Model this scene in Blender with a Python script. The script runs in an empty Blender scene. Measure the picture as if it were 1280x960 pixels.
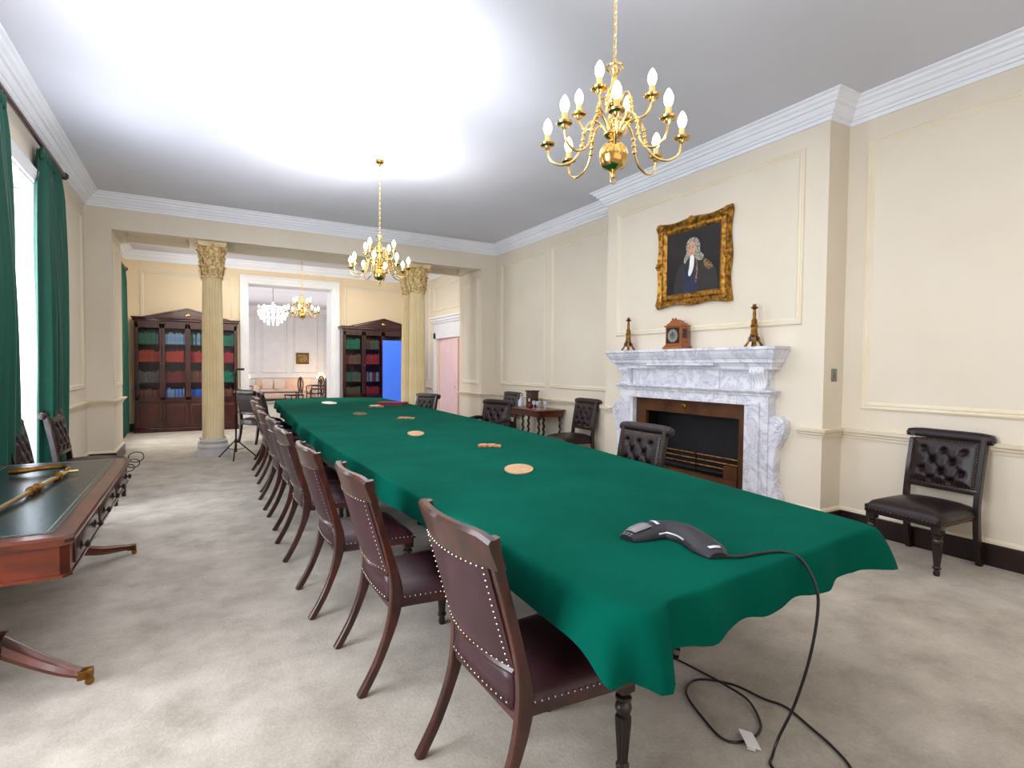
import bpy, bmesh, math, random
from mathutils import Vector, Matrix
random.seed(7)
PI = math.pi
SC = bpy.context.scene
COL = SC.collection
R = math.radians

# ------------------------------------------------------------------ materials
def lin(c):
    return tuple((v/255/12.92) if v/255 <= .04045 else ((v/255+.055)/1.055)**2.4 for v in c)+(1,)

def mat(name, c, rough=.5, metal=0, c2=None, nscale=5, stretch=(1,1,1), bump=0, bscale=None, spec=.5,
        coat=0, sheen=0, emit=0, detail=4, lo=.35, hi=.65, distort=0, ecol=None):
    m = bpy.data.materials.new(name); m.use_nodes = True
    nt = m.node_tree; N = nt.nodes; L = nt.links; b = N['Principled BSDF']
    b.inputs['Base Color'].default_value = lin(c)
    b.inputs['Roughness'].default_value = rough
    b.inputs['Metallic'].default_value = metal
    b.inputs['Specular IOR Level'].default_value = spec
    b.inputs['Coat Weight'].default_value = coat
    b.inputs['Coat Roughness'].default_value = .12
    b.inputs['Sheen Weight'].default_value = sheen
    if emit:
        b.inputs['Emission Color'].default_value = lin(ecol or c); b.inputs['Emission Strength'].default_value = emit
    tc = N.new('ShaderNodeTexCoord'); mp = N.new('ShaderNodeMapping')
    mp.inputs['Scale'].default_value = stretch
    L.new(tc.outputs['Object'], mp.inputs['Vector'])
    if c2:
        n = N.new('ShaderNodeTexNoise'); n.inputs['Scale'].default_value = nscale; n.inputs['Detail'].default_value = detail
        n.inputs['Distortion'].default_value = distort
        r = N.new('ShaderNodeValToRGB'); r.color_ramp.elements[0].position = lo; r.color_ramp.elements[1].position = hi
        r.color_ramp.elements[0].color = lin(c); r.color_ramp.elements[1].color = lin(c2)
        L.new(mp.outputs[0], n.inputs['Vector']); L.new(n.outputs[0], r.inputs[0]); L.new(r.outputs[0], b.inputs['Base Color'])
    if bump:
        n = N.new('ShaderNodeTexNoise'); n.inputs['Scale'].default_value = bscale or nscale; n.inputs['Detail'].default_value = 3
        bp = N.new('ShaderNodeBump'); bp.inputs['Strength'].default_value = bump; bp.inputs['Distance'].default_value = .01
        L.new(mp.outputs[0], n.inputs['Vector']); L.new(n.outputs[0], bp.inputs['Height']); L.new(bp.outputs[0], b.inputs['Normal'])
    return m

M = {}
M['wall'] = mat('cream_paint', (230,220,203), .75, c2=(225,214,196), nscale=1.2, bump=.05, bscale=60, spec=.25)
M['wall_back'] = mat('warm_cream_paint', (238,219,188), .75, c2=(233,213,181), nscale=1.2, spec=.25)
M['mould'] = mat('cream_gloss_moulding', (235,224,202), .5, c2=(230,217,193), nscale=2, spec=.3)
M['ceil'] = mat('ceiling_paint', (220,221,232), .9, c2=(215,216,227), nscale=.8, spec=.1)
M['white'] = mat('white_gloss_paint', (238,238,242), .45, c2=(232,232,237), nscale=3)
M['cornice'] = mat('cornice_white', (244,246,254), .5, c2=(239,241,250), nscale=3)
M['skirt'] = mat('dark_skirting', (38,20,18), .35, c2=(30,15,13), nscale=4)
# carpet: broad brushed patches plus fine pile
def carpet():
    m = mat('beige_carpet', (176,164,150), .98, spec=.05, sheen=.2)
    nt = m.node_tree; N = nt.nodes; L = nt.links; b = N['Principled BSDF']
    tc = N.new('ShaderNodeTexCoord')
    a = N.new('ShaderNodeTexNoise'); a.inputs['Scale'].default_value = 3.2; a.inputs['Detail'].default_value = 6; a.inputs['Roughness'].default_value = .65
    f = N.new('ShaderNodeTexNoise'); f.inputs['Scale'].default_value = 60; f.inputs['Detail'].default_value = 4; f.inputs['Roughness'].default_value = .8
    mx = N.new('ShaderNodeMath'); mx.operation = 'MULTIPLY_ADD'; mx.inputs[1].default_value = .45
    r = N.new('ShaderNodeValToRGB'); r.color_ramp.elements[0].position = .50; r.color_ramp.elements[1].position = .95
    r.color_ramp.elements[0].color = lin((150,140,127)); r.color_ramp.elements[1].color = lin((196,187,174))
    L.new(tc.outputs['Object'], a.inputs[0]); L.new(tc.outputs['Object'], f.inputs[0])
    L.new(f.outputs[0], mx.inputs[0]); L.new(a.outputs[0], mx.inputs[2]); L.new(mx.outputs[0], r.inputs[0]); L.new(r.outputs[0], b.inputs['Base Color'])
    bp = N.new('ShaderNodeBump'); bp.inputs['Strength'].default_value = .5; bp.inputs['Distance'].default_value = .01
    L.new(f.outputs[0], bp.inputs['Height']); L.new(bp.outputs[0], b.inputs['Normal'])
    return m
M['carpet'] = carpet()
M['felt'] = mat('green_felt', (2,88,72), .95, c2=(0,78,64), nscale=2.0, bump=.25, bscale=14, spec=.04, detail=6)
M['curtain'] = mat('green_curtain', (3,82,64), .6, c2=(1,66,52), nscale=3, spec=.4, sheen=.1, stretch=(1,1,.1))
M['mahog'] = mat('mahogany', (74,29,17), .32, c2=(42,16,11), nscale=6, stretch=(3,3,.7), coat=.35, distort=.6)
M['mahog_red'] = mat('red_mahogany', (102,40,18), .3, c2=(66,25,12), nscale=5, stretch=(.8,.8,3), coat=.4, distort=.6)
M['darkwood'] = mat('dark_wood', (34,15,13), .35, c2=(21,10,9), nscale=6, stretch=(3,3,.7), coat=.3)
M['casewood'] = mat('bookcase_mahogany', (72,22,14), .3, c2=(40,12,9), nscale=3, stretch=(2,2,.6), coat=.3, distort=.8)
M['leather'] = mat('oxblood_leather', (66,32,40), .42, c2=(50,24,32), nscale=8, bump=.08, bscale=90, spec=.5)
M['leather_dark'] = mat('dark_buttoned_leather', (32,13,20), .36, c2=(20,9,15), nscale=6, bump=.06, bscale=80, spec=.4)
M['brass'] = mat('polished_brass', (232,200,132), .18, 1, c2=(208,168,96), nscale=6)
M['oldbrass'] = mat('aged_brass', (168,122,58), .35, 1, c2=(96,64,30), nscale=14)
M['nail'] = mat('nail_head_metal', (210,196,176), .25, 1)
M['gilt'] = mat('gilded_wood', (196,142,54), .38, .75, c2=(96,60,20), nscale=22, bump=.6, bscale=45, detail=6)
M['bulb'] = mat('lit_bulb', (255,244,225), .5, emit=9, ecol=(255,238,205))
M['candle'] = mat('candle_sleeve', (236,205,140), .35, .5, c2=(220,185,115), nscale=5)
M['black'] = mat('black_plastic', (24,24,30), .4, c2=(18,18,23), nscale=9)
M['phone'] = mat('phone_shell', (27,27,38), .5, c2=(21,21,31), nscale=9, bump=.1, bscale=200)
M['silver'] = mat('silver_trim', (225,225,232), .3, .3)
M['lcd'] = mat('phone_screen', (138,134,140), .25, c2=(126,122,128), nscale=30)
M['cork'] = mat('cork_mat', (205,166,128), .8, c2=(188,148,108), nscale=40)
M['brownmat'] = mat('tan_leather_mat', (112,92,46), .7, c2=(96,78,36), nscale=20)
M['coaster'] = mat('wooden_coaster', (150,78,42), .5, c2=(196,140,96), nscale=30, lo=.45, hi=.55)
M['redbook'] = mat('red_folder_cover', (150,18,32), .5, c2=(130,14,26), nscale=6)
M['paper'] = mat('white_paper', (240,240,238), .7, c2=(232,232,230), nscale=6)
M['deskleather'] = mat('desk_leather', (34,44,46), .24, c2=(26,34,37), nscale=5, bump=.06, bscale=30, spec=.6)
M['tool'] = mat('gilt_tooling', (120,122,100), .4, .2, c2=(95,98,82), nscale=50)
M['stone'] = mat('column_cream', (240,220,178), .6, c2=(232,208,160), nscale=3)
M['capital'] = mat('carved_cream_capital', (240,216,164), .6, c2=(196,156,88), nscale=26, lo=.42, hi=.6)  # darker noise tone paints the shade of carved crevices into the colour
M['plinth'] = mat('plinth_stone', (206,204,202), .6, c2=(192,190,188), nscale=5)
M['pink'] = mat('pale_pink_paint', (240,208,204), .6, c2=(234,200,197), nscale=2)  # pale pink paint of the side door leaf and lobby walls
M['pinkdark'] = mat('rose_red_edge', (214,96,108), .6, c2=(205,88,100), nscale=3)
M['blue'] = mat('blue_screen', (64,118,245), .7, c2=(70,124,248), nscale=1, emit=.25)
M['firebrown'] = mat('bronze_fire_insert', (104,62,34), .4, .3, c2=(72,42,24), nscale=5, bump=.1)
M['soot'] = mat('sooty_firebox', (16,17,24), .6, c2=(22,22,30), nscale=4)
M['oak'] = mat('clock_oak', (168,92,36), .4, c2=(130,66,24), nscale=8, stretch=(1,1,5), coat=.3)
M['dial'] = mat('silvered_dial', (178,178,176), .3, .5, c2=(160,160,158), nscale=10)
M['enamel'] = mat('navy_enamel', (18,22,48), .25, c2=(24,30,60), nscale=8)
M['switch'] = mat('grey_switch_plate', (128,130,124), .35, .5, c2=(118,120,114), nscale=9)
M['sofa'] = mat('cream_sofa_fabric', (226,200,184), .85, c2=(216,188,172), nscale=6)
M['cushion'] = mat('pale_cushion', (238,226,214), .85, c2=(228,214,202), nscale=6)
M['shade'] = mat('lit_lamp_shade', (255,228,190), .8, emit=2.2, ecol=(255,205,150))
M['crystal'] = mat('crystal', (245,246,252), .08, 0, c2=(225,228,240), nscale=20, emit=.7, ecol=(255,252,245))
M['steel'] = mat('black_steel', (20,20,24), .35, .6, c2=(28,28,32), nscale=7)
M['tassel'] = mat('cable_black', (22,20,24), .35, c2=(28,26,30), nscale=15)
M['canvas'] = mat('dark_canvas', (16,14,20), .4, c2=(34,26,26), nscale=5, spec=.3)
M['skin'] = mat('painted_face', (214,168,138), .5, c2=(196,142,112), nscale=24)
M['wig'] = mat('painted_grey_wig', (178,172,160), .6, c2=(96,92,84), nscale=42, lo=.4, hi=.62)
M['coat'] = mat('painted_dark_coat', (20,17,19), .5, c2=(34,27,24), nscale=20)
M['bluecoat'] = mat('painted_blue_waistcoat', (22,32,74), .5, c2=(16,22,48), nscale=10)
M['gold_paint'] = mat('painted_gold_lace', (150,112,66), .5, c2=(70,48,30), nscale=60, lo=.45, hi=.55)
M['landscape'] = mat('small_landscape_paint', (92,84,40), .5, c2=(168,140,74), nscale=9)
M['vaseglass'] = mat('pale_glassware', (215,222,232), .1, c2=(190,198,214), nscale=30, spec=.8)
M['redflower'] = mat('red_bow', (170,30,36), .5, c2=(140,22,30), nscale=20)
M['net'] = mat('net_curtain', (246,248,255), .8, emit=.9, ecol=(240,245,255))

def marble():
    m = mat('grey_white_marble', (226,226,234), .3)
    nt = m.node_tree; N = nt.nodes; L = nt.links; b = N['Principled BSDF']
    tc = N.new('ShaderNodeTexCoord'); mp = N.new('ShaderNodeMapping'); mp.inputs['Rotation'].default_value = (.5,.3,.6)
    n = N.new('ShaderNodeTexNoise'); n.inputs['Scale'].default_value = 3.4; n.inputs['Detail'].default_value = 9
    n.inputs['Roughness'].default_value = .62; n.inputs['Distortion'].default_value = 1.6
    r = N.new('ShaderNodeValToRGB'); e = r.color_ramp.elements
    e[0].position = .36; e[0].color = lin((206,206,218)); e[1].position = .56; e[1].color = lin((230,230,238))
    x = r.color_ramp.elements.new(.5); x.color = lin((214,214,226)); x = r.color_ramp.elements.new(.475); x.color = lin((184,184,200))
    x = r.color_ramp.elements.new(.45); x.color = lin((222,222,232))
    L.new(tc.outputs['Object'], mp.inputs[0]); L.new(mp.outputs[0], n.inputs[0]); L.new(n.outputs[0], r.inputs[0]); L.new(r.outputs[0], b.inputs['Base Color'])
    return m
M['marble'] = marble()
def glass(name, tint=(235,240,245), ior=1.45):
    m = bpy.data.materials.new(name); m.use_nodes = True
    N = m.node_tree.nodes; L = m.node_tree.links; N.remove(N['Principled BSDF'])
    t = N.new('ShaderNodeBsdfTransparent'); t.inputs[0].default_value = lin(tint)
    g = N.new('ShaderNodeBsdfGlossy'); g.inputs['Roughness'].default_value = .03
    f = N.new('ShaderNodeFresnel'); f.inputs[0].default_value = ior
    x = N.new('ShaderNodeMixShader'); L.new(f.outputs[0], x.inputs[0]); L.new(t.outputs[0], x.inputs[1]); L.new(g.outputs[0], x.inputs[2])
    L.new(x.outputs[0], N['Material Output'].inputs[0]); return m
M['glass'] = glass('clear_glass',(248,250,252),1.12)
def netmat():
    m = bpy.data.materials.new('sheer_net'); m.use_nodes = True
    N = m.node_tree.nodes; L = m.node_tree.links; N.remove(N['Principled BSDF'])
    t = N.new('ShaderNodeBsdfTransparent'); g = N.new('ShaderNodeBsdfTranslucent'); g.inputs[0].default_value = (.95,.96,1,1)
    x = N.new('ShaderNodeMixShader'); x.inputs[0].default_value = .5
    L.new(t.outputs[0], x.inputs[1]); L.new(g.outputs[0], x.inputs[2]); L.new(x.outputs[0], N['Material Output'].inputs[0]); return m
M['sheer'] = netmat()
BOOKC = {'green':(60,120,92),'slate':(140,168,196),'red':(190,66,54),'crimson':(172,42,62),'navy':(58,104,196),'maroon':(128,54,52),'brown':(132,92,70),'teal':(24,140,104),'grey':(110,110,106),'orange':(196,84,50)}
for k, c in BOOKC.items():
    M['book_'+k] = mat('book_'+k, c, .5, c2=tuple(int(v*.7) for v in c), nscale=12, stretch=(1,1,3))

# ------------------------------------------------------------------ mesh builder
class MB:
    def __init__(s): s.bm = bmesh.new()
    def mark(s, i):
        for f in s.bm.faces:
            if not f.tag: f.tag = True; f.material_index = i
        return s
    def face(s, vs):
        try: return s.bm.faces.new(vs)
        except ValueError: return None
    def box(s, c, d, rot=None, bev=0, taper=1):
        bm = s.bm; h = [v/2 for v in d]; vs = []
        for z in (-1,1):
            t = taper if z < 0 else 1
            for x, y in ((-1,-1),(1,-1),(1,1),(-1,1)):
                p = Vector((x*h[0]*t, y*h[1]*t, z*h[2]))
                if rot is not None: p = rot @ p
                vs.append(bm.verts.new(p+Vector(c)))
        fs = [(0,3,2,1),(4,5,6,7),(0,1,5,4),(1,2,6,5),(2,3,7,6),(3,0,4,7)]
        nf = [bm.faces.new([vs[i] for i in f]) for f in fs]
        if bev:
            es = list({e for f in nf for e in f.edges})
            bmesh.ops.bevel(bm, geom=es, offset=bev, segments=2, profile=.5, affect='EDGES')
        return s
    def b2(s, lo, hi, bev=0):
        return s.box([(a+b)/2 for a, b in zip(lo, hi)], [abs(b-a) for a, b in zip(lo, hi)], bev=bev)
    def rings(s, rings, closed=True, caps=True, loop=False):
        V = [[s.bm.verts.new(p) for p in r] for r in rings]
        n = len(V[0])
        pairs = list(zip(V, V[1:])) + ([(V[-1], V[0])] if loop else [])
        for a, b in pairs:
            for i in range(n if closed else n-1):
                j = (i+1) % n; s.face([a[i], a[j], b[j], b[i]])
        if caps and closed and not loop:
            s.face(V[0][::-1]); s.face(V[-1])
        return s
    def lathe(s, prof, c=(0,0,0), n=16, rot=None, flute=0, fn=0):
        rs = []
        for r, z in prof:
            ring = []
            for i in range(n):
                a = 2*PI*i/n; rr = max(r, .0004)
                if flute: rr *= 1-flute*(.5+.5*math.cos(fn*a))
                p = Vector((rr*math.cos(a), rr*math.sin(a), z))
                if rot is not None: p = rot @ p
                ring.append(p+Vector(c))
            rs.append(ring)
        return s.rings(rs)
    def tube(s, pts, r, n=8, flat=1, loop=False):
        pts = [Vector(p) for p in pts]; rs = []; N0 = None
        rr = r if isinstance(r, (list, tuple)) else [r]*len(pts)
        for i, p in enumerate(pts):
            if loop: t = pts[(i+1) % len(pts)]-pts[i-1]
            else: t = pts[min(i+1, len(pts)-1)]-pts[max(i-1, 0)]
            t.normalize()
            if N0 is None:
                N0 = t.orthogonal().normalized() if abs(t.z) > .9 else t.cross(Vector((0,0,1))).normalized()
            else:
                N0 = (N0-t*N0.dot(t)).normalized()
            B = t.cross(N0)
            rs.append([p+(N0*math.cos(2*PI*k/n)+B*math.sin(2*PI*k/n)*flat)*rr[i] for k in range(n)])
        return s.rings(rs, loop=loop)
    def bar(s, pts, w, h):
        """rectangular section swept in the x-z plane; w along y, h across; both may be lists"""
        pts = [Vector(p) for p in pts]; rs = []
        for i, p in enumerate(pts):
            t = (pts[min(i+1, len(pts)-1)]-pts[max(i-1, 0)]).normalized()
            side = Vector((0,1,0)); nn = t.cross(side).normalized()
            W = (w[i] if isinstance(w, list) else w)/2; H = (h[i] if isinstance(h, list) else h)/2
            c = .75
            rs.append([p+side*W*a+nn*H*b for a, b in ((-1,-c),(-c,-1),(c,-1),(1,-c),(1,c),(c,1),(-c,1),(-1,c))])
        return s.rings(rs)
    def prism(s, poly, axis, a, b):
        """poly of (u,v); axis 'x': (u,v)=(y,z); 'y': (x,z); 'z': (x,y)"""
        f = {'x': lambda u, v, w: (w,u,v), 'y': lambda u, v, w: (u,w,v), 'z': lambda u, v, w: (u,v,w)}[axis]
        return s.rings([[f(u, v, a) for u, v in poly], [f(u, v, b) for u, v in poly]])
    def grid(s, nu, nv, fn):
        V = [[s.bm.verts.new(fn(i/(nu-1), j/(nv-1))) for j in range(nv)] for i in range(nu)]
        for i in range(nu-1):
            for j in range(nv-1): s.face([V[i][j], V[i+1][j], V[i+1][j+1], V[i][j+1]])
        return s
    def ball(s, c, r, sc=(1,1,1), u=8, v=6):
        rs = []
        for j in range(1, v):
            t = PI*j/v
            rs.append([Vector(c)+Vector((r*sc[0]*math.sin(t)*math.cos(2*PI*i/u), r*sc[1]*math.sin(t)*math.sin(2*PI*i/u), r*sc[2]*math.cos(t))) for i in range(u)])
        V = [[s.bm.verts.new(p) for p in r_] for r_ in rs]
        top = s.bm.verts.new(Vector(c)+Vector((0,0,r*sc[2]))); bot = s.bm.verts.new(Vector(c)-Vector((0,0,r*sc[2])))
        for i in range(u):
            j = (i+1) % u
            s.face([top, V[0][i], V[0][j]]); s.face([bot, V[-1][j], V[-1][i]])
            for a, b in zip(V, V[1:]): s.face([a[i], b[i], b[j], a[j]])
        return s
    def build(s, name, m, parent=None, smooth=True, ang=35, solid=0):
        bmesh.ops.recalc_face_normals(s.bm, faces=s.bm.faces)
        me = bpy.data.meshes.new(name); s.bm.to_mesh(me); s.bm.free()
        for q in (m if isinstance(m, (list, tuple)) else [m]): me.materials.append(M[q])
        if smooth:
            for p in me.polygons: p.use_smooth = True
            me.set_sharp_from_angle(angle=R(ang))
        o = bpy.data.objects.new(name, me); COL.objects.link(o)
        if parent: o.parent = parent
        if solid:
            md = o.modifiers.new('thick', 'SOLIDIFY'); md.thickness = solid; md.offset = 0
        return o

def tag(o, label, cat, group=None):
    o['label'] = label; o['category'] = cat
    if group: o['group'] = group
    return o
def thing(name, label, cat, loc=(0,0,0), rz=0, group=None):
    o = bpy.data.objects.new(name, None); COL.objects.link(o); o.location = loc; o.rotation_euler = (0,0,rz)
    o.empty_display_size = .1
    return tag(o, label, cat, group)
def struct(o): o['kind'] = 'structure'; return o
def dup(root, loc, rz, label, group=None):
    def cp(o, par):
        c = o.copy(); COL.objects.link(c); c.parent = par
        for ch in list(o.children): cp(ch, c)
        return c
    r = cp(root, None); r.location = loc; r.rotation_euler = (0,0,rz); r['label'] = label
    if group: r['group'] = group
    return r
def cr(pts, n=8, loop=False):
    """Catmull-Rom through points"""
    P = [Vector(p) for p in pts]; out = []
    m = len(P)
    for i in range(m if loop else m-1):
        g = (lambda k: P[k % m]) if loop else (lambda k: P[min(max(k, 0), m-1)])
        a, b, c, d = g(i-1), g(i), g(i+1), g(i+2)
        for k in range(n):
            t = k/n; out.append(.5*((2*b)+(c-a)*t+(2*a-5*b+4*c-d)*t*t+(3*b-a-3*c+d)*t**3))
    if not loop: out.append(P[-1])
    return out

# ------------------------------------------------------------------ dimensions
XL, XR, XB = -1.42, 5.30, 4.987
YN, YF, YB2 = -2.2, 9.886, 10.95
YA, YZ = 2.908, 6.006            # chimney breast
ZC, ZO = 3.96, 3.462
YE, YE2 = 14.5, 15.1             # end wall of the library bay
Y3 = 25.3

# ------------------------------------------------------------------ room shell
struct(MB().b2((-4,YN-.2,-.1),(9,26,0)).build('floor','carpet',smooth=False))
struct(MB().b2((-4,YN-.2,ZC),(9,26,ZC+.1)).build('ceiling','ceil',smooth=False))
WINS = [(5.45,7.35),(1.2,3.1)]
W3 = (11.6,13.45)
ZW0, ZW1 = .35, 3.28
def wall_with_windows(name, x0, x1, y0, y1, wins, m):
    mb = MB(); y = y0
    for a, b in sorted(wins):
        mb.b2((x0,y,0),(x1,a,ZC)); mb.b2((x0,a,0),(x1,b,ZW0)); mb.b2((x0,a,ZW1),(x1,b,ZC)); y = b
    mb.b2((x0,y,0),(x1,y1,ZC))
    return struct(mb.build(name, m, smooth=False))
wall_with_windows('wall_left', XL-.35, XL, YN, YF, WINS, 'wall')
wall_with_windows('wall_left_library', XL-.35, XL, YB2, YE, [W3], 'wall_back')
struct(MB().b2((XR,YN,0),(XR+.3,11.5,ZC)).b2((XR,11.5,2.2),(XR+.3,13.1,ZC)).b2((XR,13.1,0),(XR+.3,YE,ZC)).build('wall_right','wall',smooth=False))
# chimney breast with a real fire recess
FY0, FY1, FZ = 3.65, 5.31, 1.13
mb = MB()
mb.b2((XB,YA,0),(XR,FY0,ZC)); mb.b2((XB,FY1,0),(XR,YZ,ZC)); mb.b2((XB,FY0,FZ),(XR,FY1,ZC))
struct(mb.build('wall_chimney_breast','wall',smooth=False))
struct(MB().b2((XL-.35,YN-.2,0),(XR+.3,YN,ZC)).build('wall_near','wall',smooth=False))
# screen wall with columns: piers, beam with coffers
XO1, XO2 = -1.10, 4.964
struct(MB().b2((XL-.35,YF,0),(XO1,YB2,ZC)).build('wall_pier_left','wall',smooth=False))
struct(MB().b2((XO2,YF,0),(XR+.3,YB2,ZC)).build('wall_pier_right','wall',smooth=False))
mb = MB()
cof = [(-1.0,-.13),(.52,3.38),(4.04,4.86)]
mb.b2((XO1,YF,ZO),(XO2,YF+.13,ZC)); mb.b2((XO1,YB2-.13,ZO),(XO2,YB2,ZC)); x = XO1
for a, b in cof:
    mb.b2((x,YF+.13,ZO),(a,YB2-.13,ZC)); mb.b2((a,YF+.13,ZO+.16),(b,YB2-.13,ZC)); x = b
mb.b2((x,YF+.13,ZO),(XO2,YB2-.13,ZC))
struct(mb.build('wall_beam','wall',smooth=False))
# library end wall with a tall doorway
DX0, DX1, DZ = 1.02, 2.98, 3.46
struct(MB().b2((XL-.35,YE,0),(DX0,YE2,ZC)).b2((DX1,YE,0),(XR+.3,YE2,ZC)).b2((DX0,YE,DZ),(DX1,YE2,ZC)).build('wall_end','wall_back',smooth=False))
struct(MB().b2((-3.4,Y3,0),(8.4,Y3+.2,ZC)).build('wall_far_room','white',smooth=False))
struct(MB().b2((-3.6,YE2,0),(-3.4,Y3,ZC)).build('wall_far_room_left','white',smooth=False))
struct(MB().b2((8.4,YE2,0),(8.6,Y3,ZC)).build('wall_far_room_right','white',smooth=False))
struct(MB().b2((-3.6,YE2-.05,0),(XL-.36,YE2,ZC)).b2((XR+.31,YE2-.05,0),(8.6,YE2,ZC)).build('wall_far_room_front','white',smooth=False))
# lobby beyond the side door
struct(MB().b2((XR+1.3,11.0,0),(XR+1.4,13.6,ZC)).b2((XR+.3,10.9,0),(XR+1.4,11.0,ZC)).b2((XR+.3,13.6,0),(XR+1.4,13.7,ZC)).build('wall_lobby','pink',smooth=False))

# swept mouldings (path keeps the room on its right)
def sweep(mb, path, prof, closed=False):
    P = [Vector((x, y)) for x, y in path]; n = len(P); rings = []
    for i, p in enumerate(P):
        d1 = (P[i]-P[i-1]).normalized() if (i > 0 or closed) else (P[1]-P[0]).normalized()
        d2 = (P[(i+1) % n]-P[i]).normalized() if (i < n-1 or closed) else d1
        n1 = Vector((d1.y, -d1.x)); n2 = Vector((d2.y, -d2.x)); m = (n1+n2); m = m/max(.2, m.dot(n1)) if m.length > .1 else n1
        rings.append([(p.x+m.x*o, p.y+m.y*o, z) for o, z in prof])
    mb.rings(rings, loop=closed)
    return mb
z0 = 3.765
CORN = [(0,z0),(.02,z0),(.025,z0+.03),(.045,z0+.035),(.05,z0+.055),(.065,z0+.06),(.085,z0+.085),(.092,z0+.105),(.115,z0+.11),(.12,z0+.135),(.15,z0+.15),(.155,z0+.17),(.185,z0+.18),(.19,ZC-.002),(0,ZC-.002)]
ROOM = [(XL,YN),(XL,YF),(XR,YF),(XR,YZ),(XB,YZ),(XB,YA),(XR,YA),(XR,YN)]
struct(sweep(MB(), ROOM, CORN).build('trim_cornice','cornice',ang=20))
LIB = [(XL,YB2),(XL,YE),(XR,YE),(XR,YB2)]
struct(sweep(MB(), LIB+[(XL,YB2)][:0], CORN).build('trim_cornice_library','cornice',ang=20))
struct(sweep(MB(), [(XL,YB2),(XR,YB2)][::-1], CORN).build('trim_cornice_beam','cornice',ang=20))
struct(sweep(MB(), [(-3.4,YE2),(-3.4,Y3),(8.4,Y3),(8.4,YE2)], CORN).build('trim_cornice_far_room','cornice',ang=20))
RAIL = [(0,.862),(.012,.864),(.015,.885),(.03,.893),(.034,.912),(.055,.922),(.062,.948),(0,.952)]
SK1 = [(0,0),(.03,0),(.03,.165),(.026,.172),(0,.172)]
SK2 = [(0,.172),(.024,.172),(.022,.19),(.008,.205),(0,.205)]
def segs(name, prof, m, runs):
    mb = MB()
    for r in runs: sweep(mb, r, prof)
    return struct(mb.build(name, m, ang=20))
left_runs = [[(XL,YN),(XL,1.1)],[(XL,3.2),(XL,5.35)],[(XL,7.45),(XL,YF),(XO1,YF),(XO1,YB2),(XL,YB2),(XL,11.5)],[(XL,13.55),(XL,YE),(-1.25,YE)]]
right_runs = [[(XR,11.3),(XR,YB2),(XO2,YB2),(XO2,YF),(XR,YF),(XR,YZ),(XB,YZ),(XB,5.84)],[(XB,3.14),(XB,YA),(XR,YA),(XR,YN)],[(5.27,YE),(XR,YE),(XR,13.3)]]
mid_runs = [[(.8,YE),(.86,YE)],[(3.12,YE),(3.16,YE)]]
segs('trim_chair_rail_left', RAIL, 'mould', left_runs); segs('trim_chair_rail_right', RAIL, 'mould', right_runs)
segs('trim_chair_rail_end', RAIL, 'mould', mid_runs)
segs('baseboard_left', SK1, 'skirt', left_runs); segs('baseboard_right', SK1, 'skirt', right_runs)
segs('trim_baseboard_cap_left', SK2, 'mould', left_runs); segs('trim_baseboard_cap_right', SK2, 'mould', right_runs)
segs('trim_chair_rail_far_room', RAIL, 'white', [[(-3.4,Y3),(8.4,Y3)]])

# raised rectangular panel mouldings
tn = [0]
def panel(to3, u0, u1, v0, v1, m='mould', w=.07, d=.022):
    """to3(u,v,out)"""
    prof = [(0,0),(.004,d*.7),(.018,d),(.03,d*.55),(.045,d*.8),(w-.01,d*.35),(w,0)]
    mb = MB(); V = []
    for (cu, cv, su, sv) in ((u0,v0,1,1),(u1,v0,-1,1),(u1,v1,-1,-1),(u0,v1,1,-1)):
        V.append([to3(cu+su*o, cv+sv*o, h) for o, h in prof])
    mb.rings(V, closed=False, loop=True)
    tn[0] += 1
    return struct(mb.build('trim_%d' % tn[0], m, ang=15))
rw = lambda X: (lambda u, v, o: (X-o, u, v))
lw = lambda X: (lambda u, v, o: (X+o, u, v))
fw = lambda Y: (lambda u, v, o: (u, Y-o, v))
panel(rw(XR), .1, 2.74, 1.14, 3.585); panel(rw(XR), -2.0, -.05, 1.14, 3.585)
panel(rw(XB), 3.13, 5.80, 1.93, 3.6)
panel(rw(XR), 6.12, 7.86, 1.14, 3.57); panel(rw(XR), 8.03, 9.66, 1.14, 3.57)
panel(rw(XO2), 10.03, 10.80, 1.14, 3.30); panel(lw(XO1), 10.03, 10.80, 1.14, 3.30)
panel(lw(XL), 8.05, 9.62, 1.14, 3.57); panel(lw(XL), 3.6, 5.0, 1.14, 3.57)
panel(fw(YE), -1.12, .72, 1.14, 3.56); panel(fw(YE), 3.28, 5.1, 1.14, 3.56)
panel(rw(XR), 11.35, 13.3, 2.9, 3.56); panel(rw(XR), 13.6, 14.35, 1.14, 3.56)
for a, b in ((2.27,3.3),(3.55,4.55),(.9,2.05),(4.8,6.0)): panel(fw(Y3), a, b, 1.15, 3.6, 'white', w=.09, d=.04)
# coffer edge mouldings on the soffit
for a, b in cof:
    panel(lambda u, v, o: (u, v, ZO+.16-o), a, b, YF+.13, YB2-.13, w=.09, d=.05)

# doorway architrave in the end wall (white)
def architrave(name, x0, x1, z1, y, w=.17, yb=None, m='white'):
    mb = MB(); prof = [(0,.0),(0,.03),(.05,.035),(.055,.05),(.12,.055),(.125,.075),(w,.08),(w,0)]
    pts = [(x0,0,-1,0),(x0,z1,-1,1),(x1,z1,1,1),(x1,0,1,0)]
    mb.rings([[(px+sx*o, y-h, pz+sz*o) for o, h in prof] for px, pz, sx, sz in pts])
    if yb:
        mb.b2((x0-.002,y,0),(x0+.02,yb,z1)); mb.b2((x1-.02,y,0),(x1+.002,yb,z1)); mb.b2((x0,y,z1-.02),(x1,yb,z1+.002))
    return struct(mb.build(name, m, ang=15))
architrave('door_1', DX0, DX1, DZ, YE, yb=YE2)

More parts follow.
